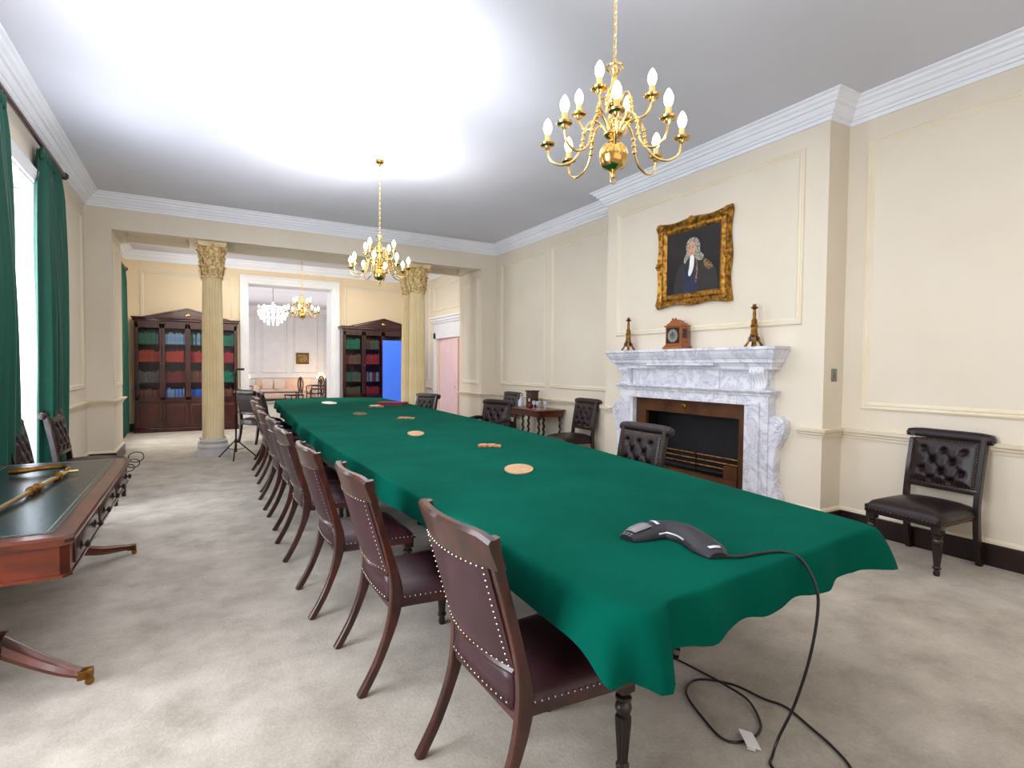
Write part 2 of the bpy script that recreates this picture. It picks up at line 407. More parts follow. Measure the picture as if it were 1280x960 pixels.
# side door in the right wall of the library bay
mb = MB()
mb.b2((XR-.04,11.36,0),(XR,11.5,2.34)); mb.b2((XR-.04,13.1,0),(XR,13.24,2.34)); mb.b2((XR-.04,11.36,2.2),(XR,13.24,2.34))
mb.b2((XR-.03,11.4,2.34),(XR,13.2,2.58)); mb.b2((XR-.07,11.36,2.58),(XR,13.24,2.63)); mb.b2((XR-.11,11.32,2.63),(XR,13.28,2.69)); mb.b2((XR-.15,11.28,2.69),(XR,13.32,2.74),bev=.01)
d = struct(mb.build('door_2','white',smooth=False))
mb = MB(); mb.box((0,.66,1.09),(.045,1.32,2.18))
for (a, b) in ((.1,.6),(.72,1.22)):
    for (c, e) in ((.15,.75),(.9,1.55),(1.65,2.08)): mb.box((-.03,(a+b)/2,(c+e)/2),(.022,b-a,e-c),bev=.008)
lf = mb.build('door_leaf','pink',d,smooth=False); lf.location = (XR+.1,13.08,0); lf.rotation_euler = (0,0,R(180-4))
lf['label'] = 'pale pink panelled door leaf standing ajar'
MB().ball((XR+.02,11.95,1.0),.035).build('door_handle','brass',d)
MB().b2((XR+.12,11.5,0),(XR+.2,11.56,2.2)).build('door_edge','pinkdark',d,smooth=False)

# windows in the left wall
def window(name, y0, y1):
    mb = MB(); X = XL-.3
    for (a, b, c, e) in ((y0,y1,ZW0,ZW0+.07),(y0,y1,ZW1-.07,ZW1),(y0,y0+.07,ZW0,ZW1),(y1-.07,y1,ZW0,ZW1),(y0,y1,1.78,1.85)):
        mb.b2((X,a,c),(X+.06,b,e))
    for k in (1,2):
        yy = y0+(y1-y0)*k/3; mb.b2((X+.01,yy-.015,ZW0),(X+.05,yy+.015,ZW1))
    for zz in (1.06,2.56): mb.b2((X+.01,y0,zz-.015),(X+.05,y1,zz+.015))
    w = struct(mb.build(name,'white',smooth=False))
    MB().b2((X+.025,y0,ZW0),(X+.03,y1,ZW1)).build('pane','glass',w,smooth=False)
    # architrave and panelled reveal lining
    mb = MB(); prof = [(0,0),(0,.03),(.06,.05),(.11,.055),(.11,0)]
    mb.rings([[(XL+h, py+sy*o, pz+sz*o) for o, h in prof] for py, pz, sy, sz in ((y0,ZW0,-1,-1),(y0,ZW1,-1,1),(y1,ZW1,1,1),(y1,ZW0,1,-1))], loop=True)
    mb.b2((XL-.35,y0,ZW0),(XL,y0+.012,ZW1)); mb.b2((XL-.35,y1-.012,ZW0),(XL,y1,ZW1)); mb.b2((XL-.35,y0,ZW1-.012),(XL,y1,ZW1)); mb.b2((XL-.35,y0,ZW0),(XL+.05,y1,ZW0+.02))
    mb.build('window_surround','white',w,ang=15)
window('window_1', *WINS[0]); window('window_2', *WINS[1]); window('window_3', *W3)

# sheer net and curtains
def netcurtain(y0, y1, label):
    return tag(MB().grid(60, 2, lambda u, v: (XL-.12+.012*math.sin(u*60), y0+(y1-y0)*u, ZW0+.05+(ZW1-ZW0-.15)*v)).build('net_curtain','sheer'), label, 'net curtain')
netcurtain(5.5, 7.3, 'white sheer net across the sunlit window between green curtains')
netcurtain(11.65, 13.4, 'white sheer net at library window behind the left columns')
def curtain(y0, y1, z0, z1, label, folds=7, amp=.042, x=-1.352, seed=1, pinch=.8):
    rnd = random.Random(seed); ph = [rnd.uniform(0, 6) for _ in range(4)]
    def f(u, v):
        z = z0+(z1-z0)*v
        top = max(0, (v-.93)/.07)
        w = 1 - (1-pinch)*math.exp(-((v-.97)/.16)**2) - .08*math.sin(v*3+ph[0])*(1-v)
        yc = (y0+y1)/2; yy = yc+(u-.5)*(y1-y0)*w
        a = amp*(.35+.65*(1-top))
        xx = x + a*math.sin(u*folds*2*PI+ph[1]+.5*math.sin(v*4+ph[2])) + .018*math.sin(u*folds*4.3*PI+ph[3]+v*2) + (.05*math.exp(-((v-.55)/.25)**2)*math.sin(u*PI))
        return (xx, yy, z)
    t = thing('curtain', label, 'curtain')
    MB().grid(folds*14, 40, f).build('drape','curtain',t,solid=.008)
    h = lambda u, v: (x-.012+(.03+.012*math.sin(u*folds*4*PI)), (y0+y1)/2+(u-.5)*(y1-y0)*(pinch+.02), z1-.08+.1*v)
    MB().grid(folds*14, 3, h).build('heading','curtain',t,solid=.02)
    return t
curtain(6.92, 7.98, .02, 3.6, 'dark green full-length curtain right of the sunlit window', folds=6, seed=3)
curtain(4.72, 6.0, .02, 3.6, 'dark green curtain cut by the left edge of the photo', folds=6, seed=9)
curtain(13.0, 14.05, .02, 3.45, 'green curtain in the library beside the left bookcase', folds=6, seed=5, x=-1.35)
curtain(11.0+.1, 11.7, .02, 3.45, 'green curtain in the library hidden side of window near pier', folds=4, seed=6, x=-1.35)
def pole(y0, y1, z, label):
    t = thing('curtain_pole', label, 'curtain pole')
    MB().tube([(-1.34,y0,z),(-1.34,y1,z)], .024, 12).build('rod','mahog',t)
    for y in (y0, y1): MB().ball((-1.34,y,z),.045,u=12,v=8).build('finial','mahog',t)
    for y in (y0+.12, y1-.12): MB().b2((XL,y-.015,z-.02),(-1.34,y+.015,z+.02)).build('bracket','mahog',t)
pole(4.6, 8.12, 3.66, 'polished brown wooden curtain pole above the sunlit window')
pole(11.05, 14.15, 3.5, 'wooden curtain pole above the library window')

# light switch on the chimney breast return
t = thing('light_switch','square grey metal light switch on the side of the chimney breast','switch',(5.146,YA,1.45))
MB().b2((-.04,-.01,-.06),(.04,0,.06),bev=.003).build('plate','switch',t)
MB().b2((-.012,-.018,-.015),(.012,-.01,.015)).build('rocker','switch',t)

# ------------------------------------------------------------------ columns
def column(x, y, label):
    t = thing('fluted_column', label, 'column', (x,y,0), 0, 'fluted columns under the beam')
    r = .158
    MB().b2((-.235,-.235,0),(.235,.235,.12)).build('plinth','plinth',t,smooth=False)
    MB().lathe([(.225,.12),(.232,.135),(.232,.16),(.222,.175),(.195,.185),(.19,.205),(.195,.215),(.205,.225),(.205,.245),(.192,.255),(.178,.262),(.172,.28)], n=32).build('base','plinth',t,ang=40)
    n = 96; rs = []
    for z, k in ((.27,1.06),(.32,1.0),(1.2,1.0),(2.0,.965),(2.7,.91),(2.88,.885),(2.91,.90)):
        ring = []
        for i in range(n):
            a = 2*PI*i/n; fl = max(0, math.sin(a*24/2)**2-.15) if .3 < z < 2.9 else 0
            rr = r*k*(1-.12*fl); ring.append((rr*math.cos(a), rr*math.sin(a), z))
        rs.append(ring)
    MB().rings(rs).build('shaft','stone',t,ang=60)
    # corinthian capital: bell, two tiers of leaves, corner volutes, abacus
    mb = MB(); mb.lathe([(.15,2.90),(.158,2.915),(.158,2.935),(.142,2.945),(.138,3.1),(.148,3.25),(.185,3.38)], n=32)
    for tier, (zz, hh, rr, cnt, off) in enumerate(((2.94,.19,.142,8,0),(3.05,.22,.145,8,.5))):
        for i in range(cnt):
            a = 2*PI*(i+off)/cnt; ca, sa = math.cos(a), math.sin(a); rg = []
            for s in range(7):
                q = s/6; o = rr+.012+.05*q**3+(.012*math.sin(q*PI)); z = zz+hh*(q if q < .85 else .85-(q-.85)*.7)
                wd = .055*math.sin(PI*(.22+.72*q))*(1+.15*math.cos(s*PI))
                rg.append([(ca*(o-.006*0)-sa*wd, sa*o+ca*wd, z),(ca*(o+.016), sa*(o+.016), z),(ca*o+sa*wd, sa*o-ca*wd, z),(ca*(o-.02), sa*(o-.02), z)])
            mb.rings(rg)
    for i in range(4):
        a = PI/4+i*PI/2
        sp = [(math.cos(a)*(.15+.09*q), math.sin(a)*(.15+.09*q), 3.16+.2*q) for q in (0,.3,.6,.9)]
        sp += [(math.cos(a)*(.24+.035*math.cos(b)), math.sin(a)*(.24+.035*math.cos(b)), 3.345+.035*math.sin(b)) for b in (1.2,.2,-.9,-2,-3.1,-4.0)]
        mb.tube(sp, [.012,.014,.016,.018,.018,.017,.016,.015,.013,.01], 6)
        b = i*PI/2; mb.ball((math.cos(b)*.205, math.sin(b)*.205, 3.41),.03,u=8,v=5)
    mb.build('capital','capital',t,ang=45)
    ab = []
    for i in range(4):
        a0 = PI/4+i*PI/2
        for k in range(6):
            q = k/6; p0 = Vector((math.cos(a0), math.sin(a0)))*.285; p1 = Vector((math.cos(a0+PI/2), math.sin(a0+PI/2)))*.285
            p = p0.lerp(p1, q); p *= 1-.10*math.sin(q*PI); ab.append((p.x, p.y))
    MB().rings([[(px*s, py*s, z) for px, py in ab] for z, s in ((3.385,.92),(3.41,.97),(3.415,1),(ZO-.001,1.0))]).build('abacus','stone',t,ang=25)
    return t
YC1, YC2 = 10.19, 10.66
column(.195, YC1, 'front column of the left pair beside the black tripod stand')
column(.195, YC2, 'rear column of the left pair, hidden directly behind the front one')
column(3.71, YC1, 'front column of the right pair, nearer the long green table')
column(3.71, YC2, 'rear column of the right pair, beside the blue screen')

# ------------------------------------------------------------------ fireplace
fp = thing('fireplace','white veined marble fireplace surround with scrolled sides on the chimney breast','fireplace',(XB,4.47,0))
fp_y = 4.47
def F(x, y): return (x-XB, y-fp_y)
def fb(mb, x0, y0, z0, x1, y1, z1, bev=0): return mb.b2((x0-XB,y0-fp_y,z0),(x1-XB,y1-fp_y,z1),bev)
SX = 4.865
mb = MB(); fb(mb, SX,3.38,0, XB,FY0,1.27); fb(mb, SX-.014,3.47,.17, SX,FY0-.06,1.13,.004); fb(mb, SX-.02,3.37,0,XB,FY0+.0,.16,.006); mb.build('jamb','marble',fp,smooth=False)
mb = MB(); fb(mb, SX,FY1,0, XB,5.56,1.27); fb(mb, SX-.014,FY1+.06,.17, SX,5.47,1.13,.004); fb(mb, SX-.02,FY1,0,XB,5.57,.16,.006); mb.build('jamb','marble',fp,smooth=False)
mb = MB(); fb(mb, SX,FY0,FZ, XB,FY1,1.27); fb(mb, SX-.014,3.47,1.13,SX,5.47,1.17,.003)
def msweep(mb, prof, y0, y1):
    """moulding returning round both ends; prof (out from XB, z)"""
    mb.rings([[(0, y0-fp_y-max(0, o-.10)*.9, z) for o, z in prof], [(-o, y0-fp_y-max(0, o-.10)*.9, z) for o, z in prof], [(-o, y1-fp_y+max(0, o-.10)*.9, z) for o, z in prof], [(0, y1-fp_y+max(0, o-.10)*.9, z) for o, z in prof]])
msweep(mb, [(.10,1.225),(.135,1.23),(.14,1.25),(.155,1.262),(.165,1.275),(.165,1.29),(.10,1.29)], 3.38, 5.56)
mb.build('lintel','marble',fp,ang=20)
mb = MB(); fb(mb, 4.895,3.40,1.285, XB,5.54,1.50)
fb(mb, 4.865,3.98,1.285, 4.90,4.96,1.50,.004)
mb.build('frieze','marble',fp,smooth=False)
for yb in (3.40, 5.36):     # fluted corner brackets of the frieze
    mb = MB(); y0 = yb-fp_y
    pr = [(.105,1.285),(.165,1.285),(.165,1.30),(.135,1.31),(.125,1.345),(.135,1.40),(.165,1.445),(.175,1.48),(.17,1.50),(.105,1.50)]
    for k in range(5):
        a = y0+.005+k*.034; mb.rings([[(-o, a, z) for o, z in pr], [(-o-.008, a+.016, z) for o, z in pr], [(-o, a+.031, z) for o, z in pr]])
    mb.b2((-.12,y0,1.285),(-.1,y0+.18,1.5)); mb.build('bracket','marble',fp,ang=30)
mb = MB()
SH = [(.10,1.495),(.15,1.495),(.155,1.53),(.165,1.535),(.17,1.555),(.20,1.565),(.205,1.60),(.215,1.605),(.235,1.64),(.25,1.665),(.255,1.69),(.27,1.695),(.27,1.722),(.0,1.722),(0,1.495)]
msweep(mb, SH, 3.38, 5.56)
fb(mb, 4.765,3.97,1.535, 4.82,4.97,1.56)
mb.build('mantel_shelf','marble',fp,ang=20)
def scroll(ys, sgn):
    """S-shaped side console in the wall plane"""
    out = [(0,1.02),(.05,1.04),(.11,1.035),(.155,.99),(.165,.92),(.14,.84),(.10,.76),(.075,.66),(.06,.55),(.062,.44),(.08,.34),(.115,.27),(.125,.22),(.11,.17),(.13,.165),(.13,0),(0,0)]
    P = cr([(a, b, 0) for a, b in out[:14]], 4); poly = [(p.x, p.y) for p in P]+[(.13,.165),(.13,0),(0,0)]
    mb = MB(); mb.prism([(ys-fp_y+sgn*a, b) for a, b in poly], 'x', 0, -.105)
    sp = []
    for k in range(40):
        a = k*.34; rr = .068*(1-k/44); sp.append((-.108, ys-fp_y+sgn*(.085+rr*math.sin(a)), .945+rr*math.cos(a)))
    mb.tube(sp, [.010-.0001*k for k in range(40)], 6)
    mb.ball((-.108, ys-fp_y+sgn*.085, .945), .018)
    inner = [(-.107, ys-fp_y+sgn*(a*.8+.004), b) for a, b in [(.165,.92),(.14,.84),(.10,.76),(.075,.66),(.06,.55),(.062,.44),(.08,.34),(.105,.27)]]
    mb.tube(cr(inner, 4), .008, 6)
    mb.build('side_scroll','marble',fp,ang=35)
scroll(3.38, -1); scroll(5.56, 1)
# bronze insert
mb = MB(); IX = 4.93
fb(mb, IX,FY0,.97, IX+.05,FY1,1.13); fb(mb, IX,FY0,0, IX+.05,FY0+.11,.97); fb(mb, IX,FY1-.17,0, IX+.05,FY1,.97)
fb(mb, IX-.02,FY0+.11,.14, IX+.06,FY1-.17,.30); fb(mb, IX-.006,FY0+.02,1.115, IX,FY1-.02,1.13)
fb(mb, IX-.004,4.40,.97, IX,4.41,1.12); fb(mb, IX-.015,FY0+.11,.30,IX+.06,FY0+.28,.45)
mb.build('fire_insert','firebrown',fp,smooth=False)
for y in (4.52,):
    MB().lathe([(.035,0),(.035,.008),(.022,.012),(.022,.006),(.008,.006),(.008,.014)],c=(IX-XB,y-fp_y,1.05),n=20,rot=Matrix.Rotation(-PI/2,3,'Y')).build('rosette','oldbrass',fp)
mb = MB(); x1 = XR-.004-XB
mb.b2((x1-.02,FY0-fp_y,0),(x1,FY1-fp_y,FZ)); mb.b2((0,FY0-fp_y+.002,0),(x1,FY0-fp_y+.03,FZ)); mb.b2((0,FY1-fp_y-.03,0),(x1,FY1-fp_y-.002,FZ)); mb.b2((0,FY0-fp_y,FZ-.02),(x1,FY1-fp_y,FZ-.001)); mb.b2((0,FY0-fp_y,0),(x1,FY1-fp_y,.02))
mb.build('firebox','soot',fp,smooth=False)
g = thing('fire_grate','low dark metal grate of horizontal bars inside the marble fireplace','grate',(5.02,4.4,.02))
for z in (.37,.43,.49): MB().tube([(0,-.58,z),(0,.56,z)], .008, 6).build('bar','oldbrass',g)
for y in (-.58,0,.56): MB().tube([(0,y,.0),(0,y,.52)], .012, 6).build('upright','steel',g)
MB().b2((-.005,-.58,.30),(.19,.56,.33)).build('fire_bed','soot',g,smooth=False)

# ------------------------------------------------------------------ mantel ornaments
MZ = 1.722
ck = thing('mantel_clock','small carved oak bracket clock with round silvered dial on the mantel','clock',(4.86,4.575,MZ))
MB().b2((-.085,-.15,0),(.085,.15,.03),bev=.006).b2((-.075,-.135,.03),(.075,.135,.05),bev=.005).build('base','oak',ck)
MB().b2((-.065,-.115,.05),(.065,.115,.265)).b2((-.08,-.13,.262),(.08,.13,.28),bev=.004).build('case','oak',ck,smooth=False)
mb = MB(); poly = [(-.115,.28),(-.10,.30),(-.065,.31),(-.04,.335),(-.01,.342),(0,.35),(.01,.342),(.04,.335),(.065,.31),(.10,.30),(.115,.28)]
mb.prism(poly,'x',-.06,.06); mb.ball((-.05,-.022,.352),.013); mb.ball((-.05,.022,.352),.013); mb.build('carved_crest','oak',ck,ang=30)
MB().b2((-.068,-.095,.07),(-.064,.095,.25)).build('dial_surround','darkwood',ck,smooth=False)
rx = Matrix.Rotation(-PI/2,3,'Y')
mb = MB().lathe([(.075,0),(.075,.004),(.0,.004)],c=(-.068,0,.158),n=32,rot=rx).mark(0)
for k in range(12):
    a = k*PI/6; mb.box((-.0735,.06*math.sin(a),.158+.06*math.cos(a)),(.002,.005,.016),rot=Matrix.Rotation(-a,3,'X'))
mb.mark(1); dl = mb.build('dial',['dial','black'],ck,smooth=False)
MB().lathe([(.042,0),(.042,.001),(0,.001)],c=(-.0725,0,.158),n=24,rot=rx).build('dial_centre','switch',dl)
MB().box((-.0755,.0,.180),(.002,.006,.045)).box((-.0755,.016,.166),(.002,.036,.006),rot=Matrix.Rotation(.45,3,'X')).build('hand','black',dl,smooth=False)
for sy in (-1,1): MB().b2((-.03,sy*.118,.13),(.035,sy*.114,.235)).build('side_fret','darkwood',ck,smooth=False)
def stick(x, y, label):
    t = thing('candlestick', label, 'candlestick', (x,y,MZ), 0, 'candlesticks on the mantel')
    mb = MB()
    for k in range(4):
        a = PI/4+k*PI/2; c, s = math.cos(a), math.sin(a)
        mb.tube(cr([(c*.078,s*.078,.008),(c*.066,s*.066,.03),(c*.05,s*.05,.06),(c*.042,s*.042,.105)],4), [.013]*12+[.01], 6); mb.ball((c*.078,s*.078,.012),.014)
    mb.build('foot','oldbrass',t)
    MB().lathe([(.043,.062),(.048,.075),(.046,.10),(.036,.112)],n=8).build('enamel_band','enamel',t,smooth=False)
    MB().lathe([(.052,.055),(.052,.063),(.04,.066),(.03,.11),(.042,.116),(.042,.126),(.034,.14),(.03,.20),(.036,.212),(.036,.222),(.027,.235),(.030,.262),(.024,.28),(.017,.29),(.018,.33),(.014,.375),(.02,.385),(.035,.392),(.038,.40),(.024,.408),(.018,.415),(.02,.432),(.012,.432)],n=8,rot=Matrix.Rotation(PI/8,3,'Z')).build('stem','oldbrass',t,ang=25)
stick(4.87, 5.42, 'ornate brass candlestick on the far end of the marble mantel')
stick(4.87, 3.56, 'ornate brass candlestick on the near end of the marble mantel')

# ------------------------------------------------------------------ portrait
pt = thing('framed_portrait','gilt-framed oil portrait of a man in long grey wig above the mantel','painting',(XB-.01,4.457,2.745))
W2, H2, FWd = .535, .505, .145
def ringpts(off, wav, hh):
    pts = []; n = 24
    w, h = W2-off, H2-off
    def wv(q): return wav*(.5*math.cos(q*2*PI*2)+.5*(abs(q-.5)*2)**6*1.2-.2)
    for i in range(n): q = i/n; pts.append((-hh, -w+2*w*q, h+wv(q)))
    for i in range(n): q = i/n; pts.append((-hh, w+wv(q), h-2*h*q))
    for i in range(n): q = i/n; pts.append((-hh, w-2*w*q, -h-wv(q)))
    for i in range(n): q = i/n; pts.append((-hh, -w-wv(q), -h+2*h*q))
    return pts
MB().rings([ringpts(o, wv, h) for o, wv, h in ((0,.022,0),(0,.022,.03),(.02,.018,.055),(.045,.006,.045),(.07,0,.028),(.095,0,.045),(.12,0,.04),(FWd,0,.022),(FWd,0,.0))],caps=False).build('frame','gilt',pt,ang=50)
for sy in (-1,1):
    for sz in (-1,1):
        mb = MB(); cy, cz = sy*(W2-.04), sz*(H2-.04)
        for k in range(7):
            a = k*PI/3.5; mb.ball((-.05,cy+.03*math.cos(a),cz+.03*math.sin(a)),.022,(.7,1,1))
        mb.ball((-.058,cy,cz),.024)
        for k in range(1,4): mb.ball((-.05,cy-sy*.04*k,cz),.02-.003*k,(.7,1.4,1)); mb.ball((-.05,cy,cz-sz*.04*k),.02-.003*k,(.7,1,1.4))
        mb.build('corner_ornament','gilt',pt)
for (cy, cz) in ((0,H2-.03),(0,-H2+.03),(W2-.03,0),(-W2+.03,0)):
    mb = MB()
    for k in range(6):
        a = k*PI/3; mb.ball((-.052,cy+.028*math.cos(a),cz+.028*math.sin(a)),.018,(.7,1,1))
    mb.ball((-.06,cy,cz),.018); mb.build('middle_ornament','gilt',pt)
CW, CH = W2-FWd+.005, H2-FWd+.005
MB().b2((-.02,-CW,-CH),(0,CW,CH)).build('canvas','canvas',pt,smooth=False)
MB().rings([[(-.021,y*s,z*s2) for y, z in ((-CW,-CH),(CW,-CH),(CW,CH),(-CW,CH))] for s, s2 in ((.985,.985),(1.01,1.01))],caps=False).build('slip','brass',pt,smooth=False)
def flat(name, pts, m, x, sm=4):     # painted shapes on the canvas (u to the viewer's right = -y)
    P = cr([(u, v, 0) for u, v in pts], sm, loop=True)
    MB().prism([(-p.x, p.y) for p in P], 'x', x, x+.0012).build(name, m, pt, smooth=False)
flat('painted_coat', [(-.26,-.355),(-.25,-.18),(-.19,-.04),(-.10,.03),(-.04,.06),(.08,.06),(.17,.02),(.27,-.05),(.345,-.16),(.36,-.34),(.2,-.36),(0,-.362)], 'coat', -.0225)
flat('painted_waistcoat', [(-.12,-.35),(-.11,-.2),(-.06,-.06),(.0,-.12),(.06,-.06),(.1,-.2),(.1,-.35),(0,-.355)], 'bluecoat', -.0238)
flat('painted_wig', [(-.085,.10),(-.09,.18),(-.06,.245),(.0,.27),(.07,.25),(.115,.18),(.12,.09),(.17,.04),(.14,-.01),(.06,.01),(.03,.06),(-.05,.04),(-.10,-.02),(-.12,.03)], 'wig', -.0250)
flat('painted_face', [(-.045,.10),(-.055,.15),(-.045,.20),(-.01,.225),(.03,.21),(.048,.16),(.042,.10),(.02,.06),(-.01,.05),(-.035,.07)], 'skin', -.0262)
for u in (-.028, .012): flat('painted_eye', [(u-.012,.152),(u,.160),(u+.012,.152),(u,.148)], 'coat', -.0270, 2)
flat('painted_brow', [(-.044,.168),(-.028,.178),(-.012,.168),(-.028,.171)], 'coat', -.0270, 2)
flat('painted_brow', [(-.002,.168),(.014,.178),(.032,.168),(.014,.171)], 'coat', -.0270, 2)
flat('painted_nose', [(-.012,.15),(-.004,.15),(.002,.115),(-.018,.115)], 'cork', -.0270, 2)
flat('painted_mouth', [(-.026,.094),(-.008,.098),(.012,.094),(-.008,.088)], 'redflower', -.0270, 2)
flat('painted_cravat', [(-.02,.055),(.03,.055),(.035,-.02),(.02,-.10),(-.02,-.17),(-.05,-.15),(-.035,-.06)], 'paper', -.0270)
flat('painted_lace', [(.06,0),(.08,0),(.09,-.12),(.075,-.24),(.055,-.24),(.065,-.12)], 'gold_paint', -.0262)
flat('painted_lace', [(.17,.0),(.25,-.04),(.3,-.10),(.25,-.13),(.19,-.09)], 'gold_paint', -.0262)
flat('painted_lace', [(-.15,-.09),(-.10,-.08),(-.09,-.15),(-.13,-.16)], 'bluecoat', -.0262)

# ------------------------------------------------------------------ chandeliers
def chandelier(x, y, label, zc=ZC):
    t = thing('chandelier', label, 'chandelier', (x,y,0), 0, 'brass chandeliers')
    MB().lathe([(.0,2.49),(.012,2.495),(.016,2.51),(.008,2.522),(.02,2.53),(.055,2.545),(.071,2.572),(.076,2.605),(.071,2.638),(.05,2.664),(.022,2.68),(.02,2.695),(.04,2.70),(.052,2.712),(.052,2.725),(.03,2.735),(.018,2.75),(.03,2.775),(.034,2.80),(.022,2.83),(.018,2.85),(.045,2.865),(.048,2.88),(.02,2.892),(.016,2.91),(.026,2.93),(.03,2.95),(.018,2.975),(.014,3.02),(.02,3.03),(.026,3.045),(.014,3.06),(.01,3.075),(0,3.08)],n=20).build('body','brass',t,ang=40)
    mb = MB(); mb.tube([(.042*math.cos(a*PI/8),.042*math.sin(a*PI/8),3.055+.006) for a in range(16)],.006,6,loop=True); mb.build('crown_ring','brass',t)
    MB().tube([(.016*math.cos(a*PI/6),0,2.478+.016*math.sin(a*PI/6)) for a in range(12)],.003,6,loop=True).build('pull_ring','brass',t)
    def arm(R1, zb, a, zl):
        c, s = math.cos(a), math.sin(a)
        prof = [(.03,zl),(.07,zl+.06),(.115,zl+.075),(.15,zl+.03),(.165,zl-.05),(.20,zl-.115),(.27,zl-.145),(.33,zl-.115),(R1,zl-.05),(R1,zb)] if R1 > .3 else \
               [(.03,zl),(.05,zl+.05),(.075,zl+.055),(.09,zl+.01),(.10,zl-.05),(.13,zl-.085),(.17,zl-.08),(R1,zl-.03),(R1,zb)]
        path = cr([(c*r_, s*r_, z) for r_, z in prof], 5)
        mb = MB(); mb.tube(path, .0062, 8)
        k = int(len(path)*.38); 
        for j in (k-1,k+1,k+3): mb.ball(path[min(j,len(path)-1)], .0125)
        o = mb.build('arm','brass',t)
        C0 = (c*R1, s*R1, zb)
        MB().lathe([(.006,-.02),(.014,-.012),(.02,0),(.038,.006),(.042,.014),(.038,.016),(.016,.012),(.015,.02)],c=C0,n=16).build('drip_pan','brass',o,ang=40)
        MB().lathe([(.0145,.014),(.0145,.06),(.0,.06)],c=C0,n=14).build('candle_sleeve','candle',o)
        MB().lathe([(.010,.06),(.018,.075),(.0235,.095),(.021,.115),(.012,.135),(.004,.146),(0,.148)],c=C0,n=14).build('bulb','bulb',o)
    for k in range(8): arm(.345, 2.67, 2*PI*k/8+.12, 2.715)
    for k in range(4): arm(.20, 2.855, 2*PI*k/4+.5, 2.86)
    mb = MB()
    z = 3.08; i = 0
    while z < zc-.06:
        a = (i % 2)*PI/2; q = [(math.cos(a)*.009*math.cos(b), math.sin(a)*.009*math.cos(b), z+.016+.018*math.sin(b)) for b in [k*PI/4 for k in range(8)]]
        mb.tube(q, .0028, 5, loop=True); z += .029; i += 1
    mb.build('chain','brass',t)
    MB().lathe([(.0,zc-.055),(.015,zc-.055),(.02,zc-.04),(.05,zc-.025),(.056,zc-.001),(0,zc-.001)],n=24).build('ceiling_rose','brass',t,ang=40)
    return t
ch = chandelier(1.885, 2.235, 'large brass chandelier nearest the camera, above the near end of the table')
dup(ch, (1.90,6.54,0), .2, 'brass chandelier above the middle of the table with its whole chain in view')
dup(ch, (2.0,12.9,0), .35, 'brass chandelier in the library bay, seen in front of the tall doorway')
for i, (x, y) in enumerate(((1.885,2.235),(1.90,6.54))):
    struct(MB().tube([(x+.32*math.cos(k*PI/32),y+.32*math.sin(k*PI/32),ZC-.002) for k in range(64)],.012,6,loop=True).build('trim_ceiling_ring','ceil'))
# crystal chandelier of the far room
t = thing('crystal_chandelier','white crystal chandelier hanging in the farthest room','chandelier',(2.0,18.4,0))
mb = MB()
for ti, (rr, zz, n) in enumerate(((.42,3.12,18),(.36,3.0,16),(.27,2.9,12),(.16,2.82,8),(.24,3.25,10))):
    for k in range(n):
        a = 2*PI*k/n+ti; c, s = math.cos(a), math.sin(a)
        mb.ball((c*rr,s*rr,zz),.03,(1,1,1.7),6,4); mb.ball((c*rr,s*rr,zz-.085),.018,(1,1,1.5),6,4)
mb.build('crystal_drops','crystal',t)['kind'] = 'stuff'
mb = MB()
for rr, zz in ((.42,3.17),(.27,2.95),(.24,3.3)): mb.tube([(rr*math.cos(a*PI/12),rr*math.sin(a*PI/12),zz) for a in range(24)],.012,6,loop=True)
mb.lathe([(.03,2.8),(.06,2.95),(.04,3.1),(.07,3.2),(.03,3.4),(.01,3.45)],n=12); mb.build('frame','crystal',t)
for k in range(8): a = k*PI/4; MB().ball((.4*math.cos(a),.4*math.sin(a),3.28),.03,(1,1,1.6),8,6).build('bulb','bulb',t)
MB().tube([(0,0,3.45),(0,0,ZC)],.008,6).build('chain','oldbrass',t)

# ------------------------------------------------------------------ table, cloth
TZ = .80
tcx = lambda y: 1.85+.05*(y-1.2)
thw = lambda y: (.77 if y < 1.2 else .77+.33*math.sin(min(1,(y-1.2)/6.0)*PI/2)) + (0 if y < 9.3 else -.04*((y-9.3)/2.6)**2)
YT0, YT1 = 1.22, 12.0
left_edge = []; N1 = 72
for i in range(N1+1):
    q = i/N1; y = YT1-.45-(YT1-.45-1.15)*q; left_edge.append(Vector((tcx(y)-thw(y), y, TZ)))
left_edge[-1] = Vector((1.08,1.15,TZ))
near_edge = [Vector((1.08,1.15,TZ)).lerp(Vector((2.62,1.29,TZ)), k/30) for k in range(31)]
right_edge = [Vector((tcx(y)+thw(y), y, TZ)) for y in [1.29+(YT1-.45-1.29)*(k/72)**1.0 for k in range(73)]]
for k in range(8):      # blend to the exact near corner
    right_edge[k].x += (2.62-right_edge[0].x)*(1-k/8) if k else 0
right_edge[0].x = 2.62
far_edge = cr([right_edge[-1], (3.10,YT1-.12,TZ), (2.4,YT1+.05,TZ), (1.7,YT1-.05,TZ), left_edge[0]], 6)[1:-1]
E_ = left_edge + near_edge[1:] + right_edge[1:] + far_edge
nL, nN = len(left_edge), len(near_edge)-1
hem = []
n = len(E_)
iNL, iNR = nL-1, nL-1+nN
cornL = Vector((-.62,-.78,0)); 
